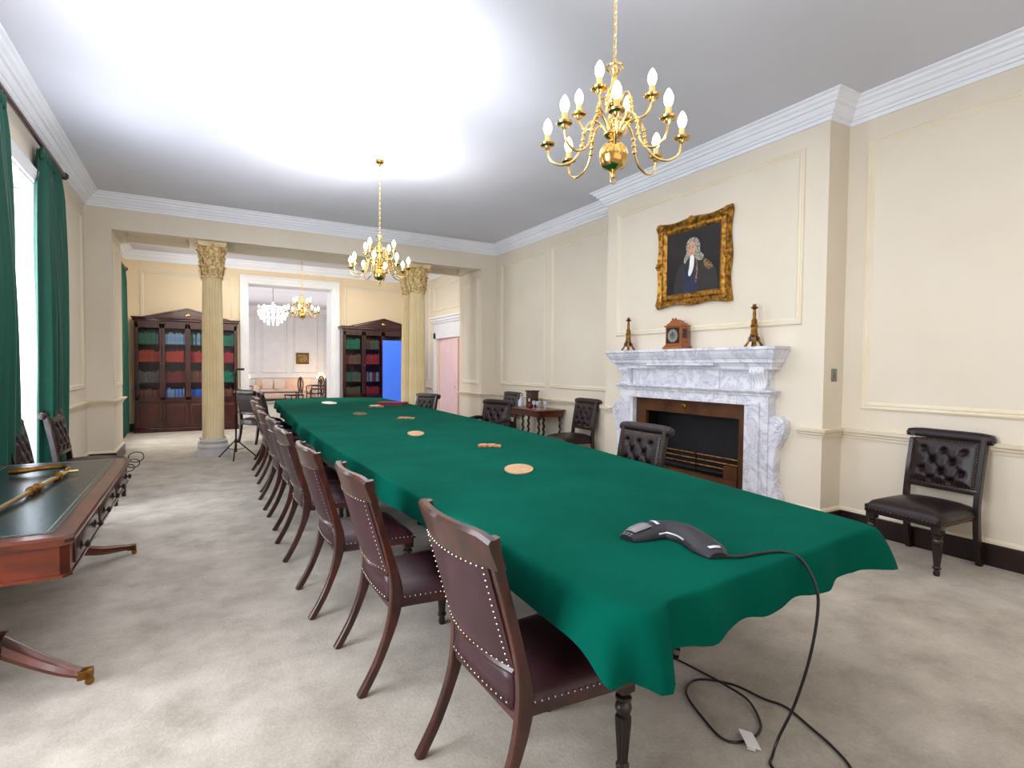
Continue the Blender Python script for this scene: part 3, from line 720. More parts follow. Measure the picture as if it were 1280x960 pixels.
for i, p in enumerate(E_):
    a = E_[i-1]; b = E_[(i+1) % n]; t_ = (b-a).normalized(); out = Vector((-t_.y*-1, t_.x*-1, 0)); out = Vector((t_.y, -t_.x, 0))
    # outward for a path running left side down, near edge right, right side up = to the right of travel
    q = p+out*.028
    if i < iNL: side = 'L'
    elif i <= iNR: side = 'N'
    else: side = 'R'
    dz = .135 if side == 'L' else (.16 if side == 'N' else .15)
    rip = 1
    dz += .008*math.sin(i*.9)+.006*math.sin(i*2.1+1)
    q += out*(.014*math.sin(i*.9+.6)+.010*math.sin(i*.43))
    hem.append([q, dz])
def setpt(i, x, y, z): hem[i] = [Vector((x, y, 0)), TZ-z]
# near-left corner pleat and near-right hanging corner
for k, (x, y, z) in enumerate([(.992,1.47,.66),(.99,1.38,.663),(.985,1.28,.660),(.965,1.19,.64),(.955,1.10,.605),(1.06,1.165,.622),(1.09,1.04,.588),(1.185,1.065,.596),(1.19,1.185,.632),(1.27,1.17,.640),(1.33,1.165,.634)]):
    setpt(iNL-5+k, x, y, z)
for k, (x, y, z) in enumerate([(2.36,1.24,.645),(2.44,1.25,.645),(2.50,1.245,.638),(2.60,1.235,.622),(2.77,1.225,.588),(2.82,1.29,.60),(2.78,1.38,.62),(2.74,1.5,.64),(2.72,1.65,.65)]):
    setpt(iNR-4+k, x, y, z)
rings = []
def ringat(f, drop, outk):
    r_ = []
    for i, p in enumerate(E_):
        h, dz = hem[i]; r_.append(Vector((p.x+(h.x-p.x)*outk, p.y+(h.y-p.y)*outk, TZ-dz*drop)))
    return r_
cen = [Vector((tcx(2.2 if p.y < 2.2 else min(p.y,YT1-.8)), min(max(p.y, 2.2), YT1-.8), TZ)) for p in E_]
mb = MB()
for k in (.0,.35,.7,.93):
    rings.append([Vector((c.x*(1-k)+p.x*k if True else 0, (c.y*(1-k)+p.y*k), TZ+.001)) for c, p in zip(cen, E_)])
rings += [[Vector((p.x,p.y,TZ)) for p in E_], ringat(0,.04,.28), ringat(0,.22,.5), ringat(0,.5,.72), ringat(0,.78,.9), ringat(0,1,1)]
mb.rings(rings[1:], caps=False)
mb.rings([[(p.x*.97+c.x*.03 if 0 else c.x*.72+p.x*.28, c.y*.72+p.y*.28, TZ+.001) for c, p in zip(cen, E_)], rings[1]], caps=False)
bv = [mb.bm.verts.new((c.x*.72+p.x*.28, c.y*.72+p.y*.28, TZ+.001)) for c, p in zip(cen, E_)]
bmesh.ops.triangle_fill(mb.bm, use_beauty=True, edges=[mb.bm.edges.new((bv[i], bv[(i+1) % len(bv)])) for i in range(len(bv))])
bmesh.ops.remove_doubles(mb.bm, verts=mb.bm.verts, dist=.0008)
cloth = mb.build('tablecloth','felt',ang=180)
md = cloth.modifiers.new('smooth','SUBSURF'); md.levels = 1; md.render_levels = 1
tag(cloth,'bright green felt cloth draped over the long conference table','tablecloth')
# the table itself
tb = thing('conference_table','long boat-shaped wooden conference table hidden under the green cloth','table',(1.9,6,0))
poly = [(c.x+(p.x-c.x)*.975-1.9, c.y+(p.y-c.y)*.985-6) for c, p in zip([Vector((tcx(p.y), min(max(p.y,2),11),0)) for p in E_], E_)]
mb = MB(); mb.rings([[(x,y,z) for x, y in poly] for z in (TZ-.05,TZ-.006)]); mb.build('tabletop','mahog',tb,smooth=False)
for yy in (2.2,4.6,7.1,9.6,11.2):
    cx = tcx(yy)-1.9
    o = MB().lathe([(.12,.12),(.13,.2),(.07,.26),(.10,.36),(.11,.42),(.06,.5),(.08,.62),(.14,.74)],c=(cx,yy-6,0),n=16).build('pedestal','mahog',tb)
    for a in (45,135,225,315):
        c, s = math.cos(R(a)), math.sin(R(a))
        MB().tube(cr([(cx+c*.08,yy-6+s*.08,.2),(cx+c*.2,yy-6+s*.2,.15),(cx+c*.28,yy-6+s*.28,.05),(cx+c*.34,yy-6+s*.34,.028)],4),[.04]*9+[.035,.03,.03,.028],8).build('foot','darkwood',tb)

# ------------------------------------------------------------------ dining chair (faces +x)
def turned_leg(mb, x, y, top, r=.026, flutes=True):
    mb.box((x,y,top-.03),(r*2.3,r*2.3,.06),bev=.004)
    mb.lathe([(r*.8,top-.06),(r*.75,top-.07),(r*1.15,top-.078),(r*1.15,top-.088),(r*.7,top-.096),(r*1.1,top-.108),(r*1.22,top-.122),(r*1.0,top-.138),(r*.72,top-.145),(r*1.0,top-.152)],c=(x,y,0),n=16)
    mb.lathe([(r*1.12,top-.152),(r*1.15,top-.17),(r*.72,.075),(r*.7,.07)],c=(x,y,0),n=24,flute=.14,fn=12)
    mb.lathe([(r*.66,.072),(r*.95,.064),(r*.95,.052),(r*.6,.044),(r*.8,.02),(r*.62,.0)],c=(x,y,0),n=14)
def mahogany_chair(label):
    t = thing('dining_chair', label, 'chair', (0,0,0), 0, 'mahogany chairs along the left side of the green table')
    SY = .245
    side = [(0,0),(.075,.13),(.135,.28),(.162,.40),(.16,.50),(.125,.64),(.085,.78),(.05,.90),(.035,.985)]
    for s in (-1,1):
        pts = cr([(x, 0, z) for x, z in side], 4)
        mb = MB(); W = []; H = []
        rp = []
        for p in pts:
            q = p.z/.985; rp.append((p.x, s*(SY+.022*max(0,(q-.45))*1.2+.0), p.z)); W.append(.034 if q < .5 else .034+.006*(q-.5)); H.append(.036+.022*math.exp(-((p.z-.42)/.13)**2))
        mb.bar(rp, W, H); mb.build('rear_leg','mahog',t,ang=30)
    # curved top rail, bowed backwards
    bow = lambda y: -.045*(1-(y/.27)**2)
    def rail(zlo, zhi, x0, x1, wd, th, name, m, crest=0, n=13):
        rs = []
        for i in range(n):
            y = -wd+2*wd*i/(n-1); b = bow(y)*(wd/.27 if False else 1); zt = zhi+crest*(1-(y/wd)**2)*0; zt = zhi-(.02*(abs(y)/wd)**8 if crest else 0)
            rs.append([(x0+b-th/2,y,zlo),(x0+b+th/2,y,zlo),(x1+b+th/2,y,zt-.008),(x1+b+th/2-.006,y,zt),(x1+b-th/2+.002,y,zt),(x1+b-th/2-.006,y,zt-.012)])
        return MB().rings(rs).build(name,m,t,ang=30)
    rail(.888,1.005,.05,.022,.285,.03,'top_rail','mahog',1)
    rail(.515,.545,.16,.152,.235,.026,'lower_rail','mahog')
    # upholstered back panel front and rear
    nn = 11
    def pan(u, v, off):
        y = -.238+.476*u; z = .545+.345*v; x = .150-(z-.545)*.29+bow(y)
        puff = .014*math.sin(PI*u)**.4*math.sin(PI*v)**.4
        return (x+(off+puff if off > 0 else off-puff*.5), y, z)
    mb = MB()
    mb.grid(nn,nn,lambda u, v: pan(u,v,.012)); mb.grid(nn,nn,lambda u, v: pan(u,v,-.012))
    for e in (0,1):
        mb.grid(2,nn,lambda u, v: pan(e,v,.012 if u else -.012)); mb.grid(nn,2,lambda u, v: pan(u,e,.012 if v else -.012))
    bmesh.ops.remove_doubles(mb.bm, verts=mb.bm.verts, dist=.0005)
    mb.mark(0)
    for off in (-.014,.014):
        for i in range(17):
            v = .02+.96*i/16
            for u in (.035,.965): mb.ball(pan(u,v,off),.0042,u=6,v=4)
        for i in range(1,17):
            u = .035+.93*i/17
            for v in (.02,.98): mb.ball(pan(u,v,off),.0042,u=6,v=4)
    mb.mark(1); mb.build('backrest',['leather','nail'],t,ang=50)
    # seat: rail and cushion, wider at the front
    def hw(x): return .225+.045*(x-.14)/.48
    X0, X1 = .14, .63
    mb = MB()
    mb.rings([[(X0,-hw(X0),z),(X1-.02,-hw(X1),z),(X1,-hw(X1)+.02,z),(X1,hw(X1)-.02,z),(X1-.02,hw(X1),z),(X0,hw(X0),z)] for z in (.365,.405)]); mb.build('seat_rail','mahog',t,smooth=False)
    def seat(u, v):
        x = X0-.005+(X1-X0+.01)*u; y = (2*v-1)*(hw(x)+.004); e = min(1, 7*min(u+.05, 1-u, v, 1-v)); return (x, y, .405+.055*e**.45+.018*math.sin(PI*u)*math.sin(PI*v))
    mb = MB(); mb.grid(17,17,seat)
    def skirt_(q, v):
        P = [(0,0),(1,0),(1,1),(0,1),(0,0)]; k = min(3, int(q*4)); f = q*4-k; u = P[k][0]*(1-f)+P[k+1][0]*f; w = P[k][1]*(1-f)+P[k+1][1]*f; p = seat(u, w); return (p[0],p[1],.398+(p[2]-.398)*v)
    mb.grid(65,2,skirt_); bmesh.ops.remove_doubles(mb.bm, verts=mb.bm.verts, dist=.0006)
    seatmb = mb; seatmb.mark(0)
    # leather apron behind the seat
    MB().grid(9,4,lambda u, v: (.150+.008*math.sin(PI*v)+bow((2*u-1)*.22)*.5-.006,(2*u-1)*.22,.40+.115*v)).build('rear_apron','leather',t,solid=.012)
    mb = seatmb
    for s in (-1,1):
        for i in range(19): x = X0+.02+(X1-X0-.04)*i/18; mb.ball((x,s*(hw(x)+.005),.412),.0045,u=6,v=4)
    for i in range(17): y = -.25+.5*i/16; mb.ball((X1+.006,y,.412),.0045,u=6,v=4)
    for i in range(15): y = -.2+.4*i/14; mb.ball((.135+bow(y)*.5,y,.42),.0045,u=6,v=4)
    mb.mark(1); mb.build('seat',['leather','nail'],t,ang=60)
    for s in (-1,1):
        mb = MB(); turned_leg(mb,.595,s*.235,.395); mb.build('front_leg','darkwood',t,ang=40)
    return t
ordn = ['nearest mahogany leather chair in the left row, whole in front of the cloth corner',
 'second mahogany leather chair from the camera along the left of the table',
 'third mahogany leather chair from the camera along the left of the table',
 'fourth mahogany leather chair from the camera along the left of the table',
 'fifth mahogany leather chair from the camera along the left of the table',
 'sixth mahogany leather chair from the camera along the left of the table',
 'seventh mahogany leather chair from the camera along the left of the table',
 'eighth mahogany leather chair from the camera along the left of the table',
 'ninth, farthest mahogany leather chair in the left row near the tripod']
spots = [(.722,1.69,1),(.62,2.67,0),(.56,3.57,0),(.55,4.64,0),(.575,5.53,0),(.568,6.32,0),(.62,7.2,-1),(.64,8.2,0),(.74,9.12,0)]
proto = None
for (x, y, a), lb in zip(spots, ordn):
    if proto is None:
        proto = mahogany_chair(lb); proto.location = (x,y,0); proto.rotation_euler = (0,0,R(a))
    else: dup(proto, (x,y,0), R(a), lb)

# ------------------------------------------------------------------ buttoned dark leather chair (faces +x)
def tufted_chair(label, group, arms=False):
    t = thing('buttoned_armchair' if arms else 'buttoned_chair', label, 'armchair' if arms else 'chair', (0,0,0), 0, group)
    SY = .25
    for s in (-1,1):
        pts = cr([(x, s*SY, z) for x, z in ((-.015,0),(.03,.2),(.05,.40),(.045,.52),(.015,.72),(-.02,.9),(-.04,.985))], 3)
        MB().bar(pts, .04, [.05]*len(pts)).build('rear_leg','darkwood',t,ang=30)
    # rolled leather top
    rs = []
    for i in range(15):
        y = -.295+.59*i/14; k = 1-.25*(abs(y)/.295)**6
        rs.append([(-.052+.042*k*math.cos(2*PI*j/14)*1.05, y, .97+.052*k*math.sin(2*PI*j/14)) for j in range(14)])
    MB().rings(rs).build('top_roll','leather_dark',t,ang=50)
    for s in (-1,1):   # carved knuckle under the roll
        MB().lathe([(.0,-.012),(.034,-.01),(.036,.0),(.02,.006),(.018,.012),(0,.014)],c=(-.05,s*.298,.972),n=14,rot=Matrix.Rotation(-s*PI/2,3,'X')).build('roll_end','darkwood',t)
    B = [(-1+2*i/2*.78 if False else 0,0)]
    btn = []
    for r_, zz in enumerate((.86,.775,.69,.62)):
        for y in ((-.14,0,.14) if r_ % 2 == 0 else (-.07,.07)): btn.append((y, zz))
    def pan(u, v):
        y = -.235+.47*u; z = .585+.365*v; x = .036-(z-.585)*.19
        e = min(1, 5*min(u,1-u,v,1-v)); p = .02+.034*e**.5
        for by, bz in btn:
            d = math.hypot(y-by, z-bz); p -= .034*math.exp(-(d/.022)**2)
        # diagonal creases between buttons
        for i, (ay, az) in enumerate(btn):
            for (by, bz) in btn[i+1:]:
                L_ = math.hypot(by-ay, bz-az)
                if L_ < .125 and abs(by-ay) > .01:
                    tt = max(0,min(1,((y-ay)*(by-ay)+(z-az)*(bz-az))/L_**2)); d = math.hypot(y-ay-(by-ay)*tt, z-az-(bz-az)*tt); p -= .011*math.exp(-(d/.009)**2)
        return (x+p, y, z)
    mb = MB(); mb.grid(45,37,pan); mb.grid(2,37,lambda u, v: (pan(0,v)[0]*(1-u)+u*(.02-(v*.365)*.19),-.235,.585+.365*v)); mb.grid(2,37,lambda u, v: (pan(1,v)[0]*(1-u)+u*(.02-(v*.365)*.19),.235,.585+.365*v))
    mb.grid(45,2,lambda u, v: (pan(u,0)[0]*(1-v)+v*.02,-.235+.47*u,.585)); mb.grid(12,12,lambda u, v: (.02-v*.365*.19,-.235+.47*u,.585+.365*v))
    for by, bz in btn: q = pan((by+.235)/.47,(bz-.585)/.365); mb.ball((q[0]+.004,by,bz),.009,(.6,1,1))
    mb.mark(0)
    for i in range(19):
        y = -.215+.43*i/18
        for v in (.03,.97): q = pan((y+.235)/.47,v); mb.ball((q[0]+.002,y,q[2]),.005,u=6,v=4)
    for i in range(15):
        z = .6+.31*i/14
        for u in (.02,.98): q = pan(u,(z-.585)/.365); mb.ball((q[0]+.002,q[1],z),.005,u=6,v=4)
    mb.mark(1); mb.build('backrest',['leather_dark','oldbrass'],t,ang=80)
    MB().b2((.02,-.25,.545),(.065,.25,.588),bev=.006).build('lower_rail','darkwood',t)
    def hw(x): return .245+.035*x/.55
    def seat(u, v):
        x = .01+.56*u; y = (2*v-1)*hw(x)*(1-.03*(2*u-1 > .8)); e = min(1, 6*min(u+.03,1-u,v,1-v)); return (x, y, .42+.05*e**.45+.03*math.sin(PI*min(1,u*1.05))*math.sin(PI*v))
    mb = MB(); mb.grid(17,17,seat)
    def sk(q, v):
        P = [(0,0),(1,0),(1,1),(0,1),(0,0)]; k = min(3, int(q*4)); f = q*4-k; u = P[k][0]*(1-f)+P[k+1][0]*f; w = P[k][1]*(1-f)+P[k+1][1]*f; p = seat(u, w); return (p[0],p[1],.365+(p[2]-.365)*v)
    mb.grid(65,2,sk); bmesh.ops.remove_doubles(mb.bm, verts=mb.bm.verts, dist=.0006); mb.mark(0)
    for s in (-1,1):
        for i in range(20): x = .04+.51*i/19; mb.ball((x,s*(hw(x)+.003),.39),.005,u=6,v=4)
    for i in range(20): mb.ball((.573,-.265+.53*i/19,.39),.005,u=6,v=4)
    mb.mark(1); mb.build('seat',['leather_dark','oldbrass'],t,ang=60)
    MB().b2((.02,-.235,.35),(.56,.235,.368)).build('seat_frame','darkwood',t,smooth=False)
    for s in (-1,1):
        mb = MB(); turned_leg(mb,.53,s*.235,.372,.029); mb.build('front_leg','darkwood',t,ang=40)
    if arms:
        for s in (-1,1):
            mb = MB(); mb.tube(cr([(.0,s*.27,.74),(.12,s*.29,.75),(.28,s*.30,.73),(.40,s*.30,.735),(.43,s*.30,.70)],4),[.03]*14+[.034,.036,.03],8)
            mb.tube(cr([(.40,s*.295,.70),(.34,s*.285,.6),(.37,s*.275,.5),(.42,s*.27,.40)],4),.02,8); mb.build('arm','leather_dark',t)
    return t
G1 = 'buttoned dark leather chairs'
w1 = tufted_chair('buttoned dark leather chair against the wall right of the chimney breast', G1)
w1.location = (5.215,2.04,0); w1.rotation_euler = (0,0,R(180-5))
for x, y, a, lb in (
 (5.20,6.74,180,'buttoned dark leather chair against the wall between console table and fireplace'),
 (5.20,9.08,180,'buttoned dark leather chair in the corner left of the console table'),
 (3.31,3.50,180,'buttoned dark leather chair at the table in front of the fireplace opening'),
 (3.44,9.0,180+19,'buttoned dark leather chair at table before the pink side door'),
 (.96,10.30,0,'buttoned dark leather chair at left of table end, beyond the mahogany row'),
 (.78,11.36,31,'buttoned dark leather chair angled beside the tripod near the left columns'),
 (-1.29,7.24,-3,'buttoned dark leather chair against left wall beyond the writing desk'),
 (-1.33,6.0,0,'buttoned dark leather chair in front of the sunlit window')):
    dup(w1, (x,y,0), R(a), lb)
ac = tufted_chair('dark buttoned leather armchair turned slightly beside the right edge of the table','dark buttoned leather armchair',arms=True)
del ac['group']; ac.location = (3.74,6.95,0); ac.rotation_euler = (0,0,R(180+17))

# ------------------------------------------------------------------ conference phone + cable
ph = thing('conference_phone','black boomerang-shaped conference phone on the near end of the green cloth','phone',(1.62,1.52,TZ))
axis = cr([(-.125,.135,0),(-.02,.145,0),(.075,.115,0),(.10,.02,0),(.07,-.09,0),(.03,-.19,0)],7)
rs = []; top = []
m_ = len(axis)
for i, p in enumerate(axis):
    tv = (axis[min(i+1,m_-1)]-axis[max(i-1,0)]).normalized(); nv = Vector((-tv.y, tv.x, 0)); q = i/(m_-1)
    w = .066*(1-.0*q)*min(1, .55+3.2*min(q,1-q)) ; hgt = .022+.035*math.sin(PI*min(1,max(0,q)))**.8
    ring = []
    for u, v in ((-1,0),(-1.02,.25),(-.8,.62),(-.4,.93),(0,1),(.4,.93),(.8,.62),(1.02,.25),(1,0)):
        ring.append((p.x+nv.x*w*u, p.y+nv.y*w*u, .003+hgt*v))
    rs.append(ring); top.append((p, nv, w, hgt))
MB().rings(rs).build('shell','phone',ph,ang=50)
def onphone(i, u, dz=.002):
    p, nv, w, h = top[i]; v = (1-min(1,abs(u))**2.2*.45); return (p.x+nv.x*w*u, p.y+nv.y*w*u, .003+h*v+dz)
# sits inside the elbow: silver strip, and the tilted screen on the left arm
MB().tube([onphone(i, -.93, .002-.012) for i in range(9,26)], .0035, 6).build('silver_strip','silver',ph)
MB().grid(6,3,lambda u, v: onphone(2+int(round(u*6)), -.5+1.0*v, .003)).build('screen','lcd',ph,solid=.002)
MB().grid(2,3,lambda u, v: onphone(10+int(round(u*1)), -.4+.9*v, .0025)).build('logo_mark','silver',ph,solid=.001)
MB().grid(2,3,lambda u, v: onphone(m_-4+int(round(u*1)), -.5+.9*v, .0025)).build('logo_mark','silver',ph,solid=.001)
mb = MB()
for i in (0,1):
    for u in (-.4,.0,.4): mb.ball(onphone(i,u,.0),.005,(1,1,.4))
mb.build('keypad','switch',ph)
cab = [(1.665,1.335,.812),(1.72,1.30,.808),(1.83,1.285,.808),(1.92,1.262,.806),(1.965,1.215,.785),(1.975,1.16,.70),(1.975,1.15,.60),(1.965,1.17,.42),(1.96,1.22,.22),(1.945,1.27,.07),(1.91,1.27,.012),(1.85,1.23,.008),(1.85,1.10,.008),(1.98,1.02,.008),(2.10,1.08,.008),(2.16,1.18,.008),(2.20,1.30,.008),(2.235,1.43,.008),(2.20,1.52,.01),(2.17,1.66,.01),(2.06,1.77,.008),(1.93,1.72,.008),(1.85,1.55,.008),(1.82,1.42,.008),(1.90,1.375,.008),(2.02,1.40,.008),(2.12,1.53,.014),(2.13,1.66,.016),(2.13,1.80,.008),(2.11,1.95,.008),(2.05,2.25,.008)]
c_ = MB().tube(cr(cab,8), .0055, 8).build('phone_cable','tassel')
tag(c_,'thin black cable hanging from the phone and looping on the carpet','cable')
tg = MB().box((1.895,1.362,.022),(.10,.055,.003),rot=Matrix.Rotation(R(55),3,'Z')@Matrix.Rotation(.25,3,'X')).box((1.87,1.335,.014),(.03,.03,.003),rot=Matrix.Rotation(R(30),3,'Z')).build('cable_tag','paper',smooth=False)
tg.parent = c_; tg['label'] = 'white paper tag'

# ------------------------------------------------------------------ things on the cloth
ZT = TZ+.002
def oval(x, y, a, b, ang, m, name, label, cat, th=.006, group=None):
    o = MB().rings([[(a*s*math.cos(k*PI/16), b*s*math.sin(k*PI/16), z) for k in range(32)] for z, s in ((0,1),(th,1),(th+.001,.97))]).build(name,m,ang=30)
    o.location = (x,y,ZT); o.rotation_euler = (0,0,R(ang)); return tag(o,label,cat,group)
oval(1.885,3.17,.175,.098,58,'cork','oval_mat','large oval tan mat on the cloth, nearest the phone','mat')
oval(1.93,5.33,.20,.085,72,'cork','oval_mat','smaller oval tan mat halfway down the green table','mat')
oval(2.0,7.85,.24,.10,80,'brownmat','oval_mat','dull brown oval mat on the far half of the cloth','mat')
oval(2.07,10.35,.36,.13,85,'paper','white_plate','flat white disc near the far end of the green cloth','plate')
def coasters(x, y, ang, label, s=1):
    t = thing('coaster_stack', label, 'coasters', (x,y,ZT), R(ang))
    MB().b2((-.10*s,-.055*s,0),(.10*s,.055*s,.014),bev=.003).build('tray','coaster',t)
    for k in (-.05,.02): MB().lathe([(.036*s,.014),(.038*s,.016),(.038*s,.022),(0,.022)],c=(k*s,0,0),n=20).build('coaster','cork',t)
coasters(2.19,4.19,-28,'small wooden coaster tray on the cloth right of the large mat')
coasters(2.36,6.9,-28,'small wooden coaster tray farther down the cloth, beyond the smaller mat',1.1)
coasters(2.58,9.05,-20,'farthest small wooden coaster tray, close to the red folder',1.2)
t = thing('red_folder','dark red folder lying on the far right of the green table','folder',(3.0,9.5,ZT),R(-40))
MB().b2((-.24,-.16,0),(.24,.16,.006)).b2((-.24,-.16,.04),(.24,.16,.046)).b2((.232,-.16,0),(.24,.16,.046)).build('cover','redbook',t,smooth=False)
MB().b2((-.23,-.15,.006),(.231,.15,.04)).build('pages','redbook',t,smooth=False)
tag(MB().b2((-.08,-.10,0),(.08,.10,.004)).build('paper_sheet','paper',smooth=False),'small white paper left of the red folder on the table','paper').location = (2.66,9.40,ZT)

# ------------------------------------------------------------------ writing desk at the left
DZt = .77
dk = thing('writing_desk','mahogany writing desk with black leather top and sabre legs at left','desk',(-.87,4.0,0))
hx, hy = .405, 1.11
oc = lambda w, l, c: [(-w,-l+c),(-w+c,-l),(w-c,-l),(w,-l+c),(w,l-c),(w-c,l),(-w+c,l),(-w,l-c)]
MB().rings([[(x,y,z) for x, y in oc(hx-d,hy-d,.03)] for z, d in ((DZt-.045,.022),(DZt-.04,.008),(DZt-.03,.002),(DZt-.012,0),(DZt,.006))]).build('desk_top','mahog_red',dk,ang=20)
MB().rings([[(x,y,z) for x, y in oc(hx-.085,hy-.085,.005)] for z in (DZt-.003,DZt+.002)]).build('leather_inset','deskleather',dk,smooth=False)
MB().rings([[(x,y,DZt+.003) for x, y in oc(hx-.11+k,hy-.11+k,.004)] for k in (0,.008)],caps=False).build('tooled_line','tool',dk,smooth=False)
MB().rings([[(x,y,DZt+.0028) for x, y in oc(hx-.086+k,hy-.086+k,.004)] for k in (0,.004)],caps=False).build('tooled_line','tool',dk,smooth=False)
MB().rings([[(x,y,z) for x, y in oc(hx-.022,hy-.022,.03)] for z in (DZt-.175,DZt-.045)]).rings([[(x,y,z) for x, y in oc(hx-.012,hy-.012,.03)] for z in (DZt-.178,DZt-.165)]).build('apron','mahog_red',dk,smooth=False)
for k in range(3):
    y = -.68+k*.68
    dr = MB().b2((hx-.024,y-.30,DZt-.155),(hx-.012,y+.30,DZt-.055),bev=.004).build('drawer','mahog',dk)
    for s in (-1,1):
        MB().lathe([(.02,0),(.022,.004),(.010,.008),(.008,.016),(.018,.022),(.019,.028),(.012,.034),(0,.036)],c=(hx-.013,y+s*.19,DZt-.105),n=14,rot=Matrix.Rotation(PI/2,3,'Y')).build('knob','darkwood',dr)
for yy in (-.73, .78):
    MB().b2((-.09,yy-.07,.17),(.09,yy+.07,.25),bev=.01).lathe([(.06,.25),(.065,.27),(.045,.29),(.06,.34),(.062,.40),(.038,.46),(.042,.49),(.06,.52),(.06,.60)],c=(0,yy,0),n=18).build('pedestal','mahog',dk,ang=35)
    for s in (-1,1):
        dy = -.13 if yy < 0 else .36
        pts = [(s*.06,yy,.215),(s*.12,yy+dy*.12,.175),(s*.22,yy+dy*.42,.12),(s*.32,yy+dy*.8,.08),(s*.385,yy+dy,.06)]
        lg = MB().tube(cr(pts,4),[.056,.055,.054,.053,.052,.05,.048,.046,.044,.042,.040,.038,.036,.034,.032,.03,.03],8,flat=.75).build('leg','mahog_red',dk,ang=40)
        MB().box((s*.40,yy+dy*1.02,.055),(.06,.045,.045),bev=.006).lathe([(.018,-.008),(.018,.008)],c=(s*.415,yy+dy*1.02,.018),n=14,rot=Matrix.Rotation(PI/2,3,'X')).build('brass_caster','oldbrass',lg)
# ceremonial sword on the desk
sw = thing('ceremonial_sword','gilt ceremonial sword with curved guard lying across the leather desk top','sword',(-.80,3.95,DZt+.004))
p0, p1 = Vector((-.07,-.75,.02)), Vector((.05,.50,.022))
MB().tube([p0.lerp(p1,k/10) for k in range(11)],[.020]+[.017]*9+[.014],10,flat=.7).build('scabbard','brass',sw)
mb = MB()
for k in (.15,.55,.62,.88): q = p0.lerp(p1,k); d_ = (p1-p0).normalized()*.012; mb.tube([q-d_*1.5,q-d_,q+d_,q+d_*1.5],[.018,.026,.026,.018],10)
mb.build('band','oldbrass',sw)
MB().tube(cr([p1,p1+Vector((.0,.07,.012)),p1+Vector((-.05,.13,.016)),p1+Vector((-.14,.14,.012)),p1+Vector((-.24,.11,.008)),p1+Vector((-.30,.12,.004))],5),[.014]*6+[.016]*7+[.017]*6+[.02]*7,8).build('guard','oldbrass',sw)
MB().tube([p1+Vector((-.03,.0,.0)),p1+Vector((.06,.02,.0))],.009,8).build('crossbar','brass',sw)
MB().tube([p0-Vector((.012,.11,0)),p0],[.024,.02],10).build('tip','silver',sw)
# coil of black cable at the far end of the desk
cc = MB()
for k, (r_, ox, oz) in enumerate(((.05,.0,.0),(.042,-.02,-.05),(.036,-.05,-.085))):
    cc.tube([(ox+r_*math.cos(a*PI/10),.012*k+.01*math.sin(a*.8),oz+r_*.8*math.sin(a*PI/10)) for a in range(20)],.004,6,loop=True)
o = cc.build('coiled_wire','tassel'); o.location = (-.435,5.145,DZt-.005); tag(o,'loops of thin black wire hung at the far corner of the desk','wire')

# ------------------------------------------------------------------ tripod stand
tp = thing('tripod_stand','slim black tripod stand with clamp head beside the left column','tripod',(.50,9.68,0))
MB().tube([(0,0,.10),(0,0,.75)],.014,10).build('lower_pole','steel',tp)
MB().tube([(0,0,.72),(0,0,1.33)],.009,10).build('upper_pole','steel',tp)
MB().lathe([(.02,.70),(.022,.72),(.022,.76),(.018,.78)],n=12).lathe([(.02,.24),(.024,.25),(.024,.30),(.018,.31)],n=12).ball((.03,0,.74),.014).build('collar','black',tp)
for k in range(3):
    a = R(20+120*k); c, s = math.cos(a), math.sin(a)
    lg = MB().tube([(c*.02,s*.02,.28),(c*.30,s*.30,.012)],.010,8).tube([(0,0,.13),(c*.15,s*.15,.155)],.005,6).build('leg','steel',tp)
    MB().ball((c*.30,s*.30,.012),.014).build('rubber_foot','black',lg)
MB().box((.0,0,1.37),(.05,.05,.07),bev=.01).box((.06,0,1.42),(.13,.035,.035),bev=.006).ball((.0,0,1.33),.026).tube([(-.02,0,1.36),(-.07,0,1.30)],.007,6).build('clamp_head','black',tp)

# ------------------------------------------------------------------ console table on the right wall
cs = thing('console_table','low dark red wooden console table with barley-twist legs by the right wall','table',(5.0,7.92,0))
cw, cl = .27, .56
MB().b2((-cw,-cl,.765),(cw,cl,.795),bev=.006).build('table_top','mahog_red',cs)
MB().b2((-cw+.03,-cl+.03,.68),(cw-.03,cl-.03,.765)).build('apron','mahog_red',cs,smooth=False)
def twist(x, y):
    rs = []
    for i in range(46):
        z = .06+.60*i/45; a = i*.8; rs.append([(x+.008*math.cos(a)+.021*math.cos(2*PI*k/10), y+.008*math.sin(a)+.021*math.sin(2*PI*k/10), z) for k in range(10)])
    mb = MB(); mb.rings(rs); mb.box((x,y,.67),(.05,.05,.05)); mb.box((x,y,.085),(.045,.045,.07)); mb.lathe([(.022,0),(.026,.02),(.018,.05)],c=(x,y,0),n=12); return mb
for (x, y) in ((-.22,-.5),(-.22,.5),(.2,-.5),(.2,.5),(-.22,.0),(.2,0)): twist(x,y).build('twist_leg','darkwood',cs,ang=60)
MB().b2((-.23,-.51,.08),(-.2,.51,.105)).b2((.19,-.51,.08),(.22,.51,.105)).build('stretcher','darkwood',cs,smooth=False)
bx = thing('wooden_box','small upright brown wooden box on the console table','box',(5.05,8.06,.796))
MB().b2((-.075,-.085,0),(.075,.085,.27),bev=.004).build('body','mahog',bx); MB().b2((-.09,-.10,.27),(.09,.10,.295),bev=.006).build('lid','darkwood',bx)
MB().lathe([(.03,0),(.03,.005),(0,.005)],c=(-.076,-.03,.13),n=16,rot=Matrix.Rotation(-PI/2,3,'Y')).build('round_plate','silver',bx)
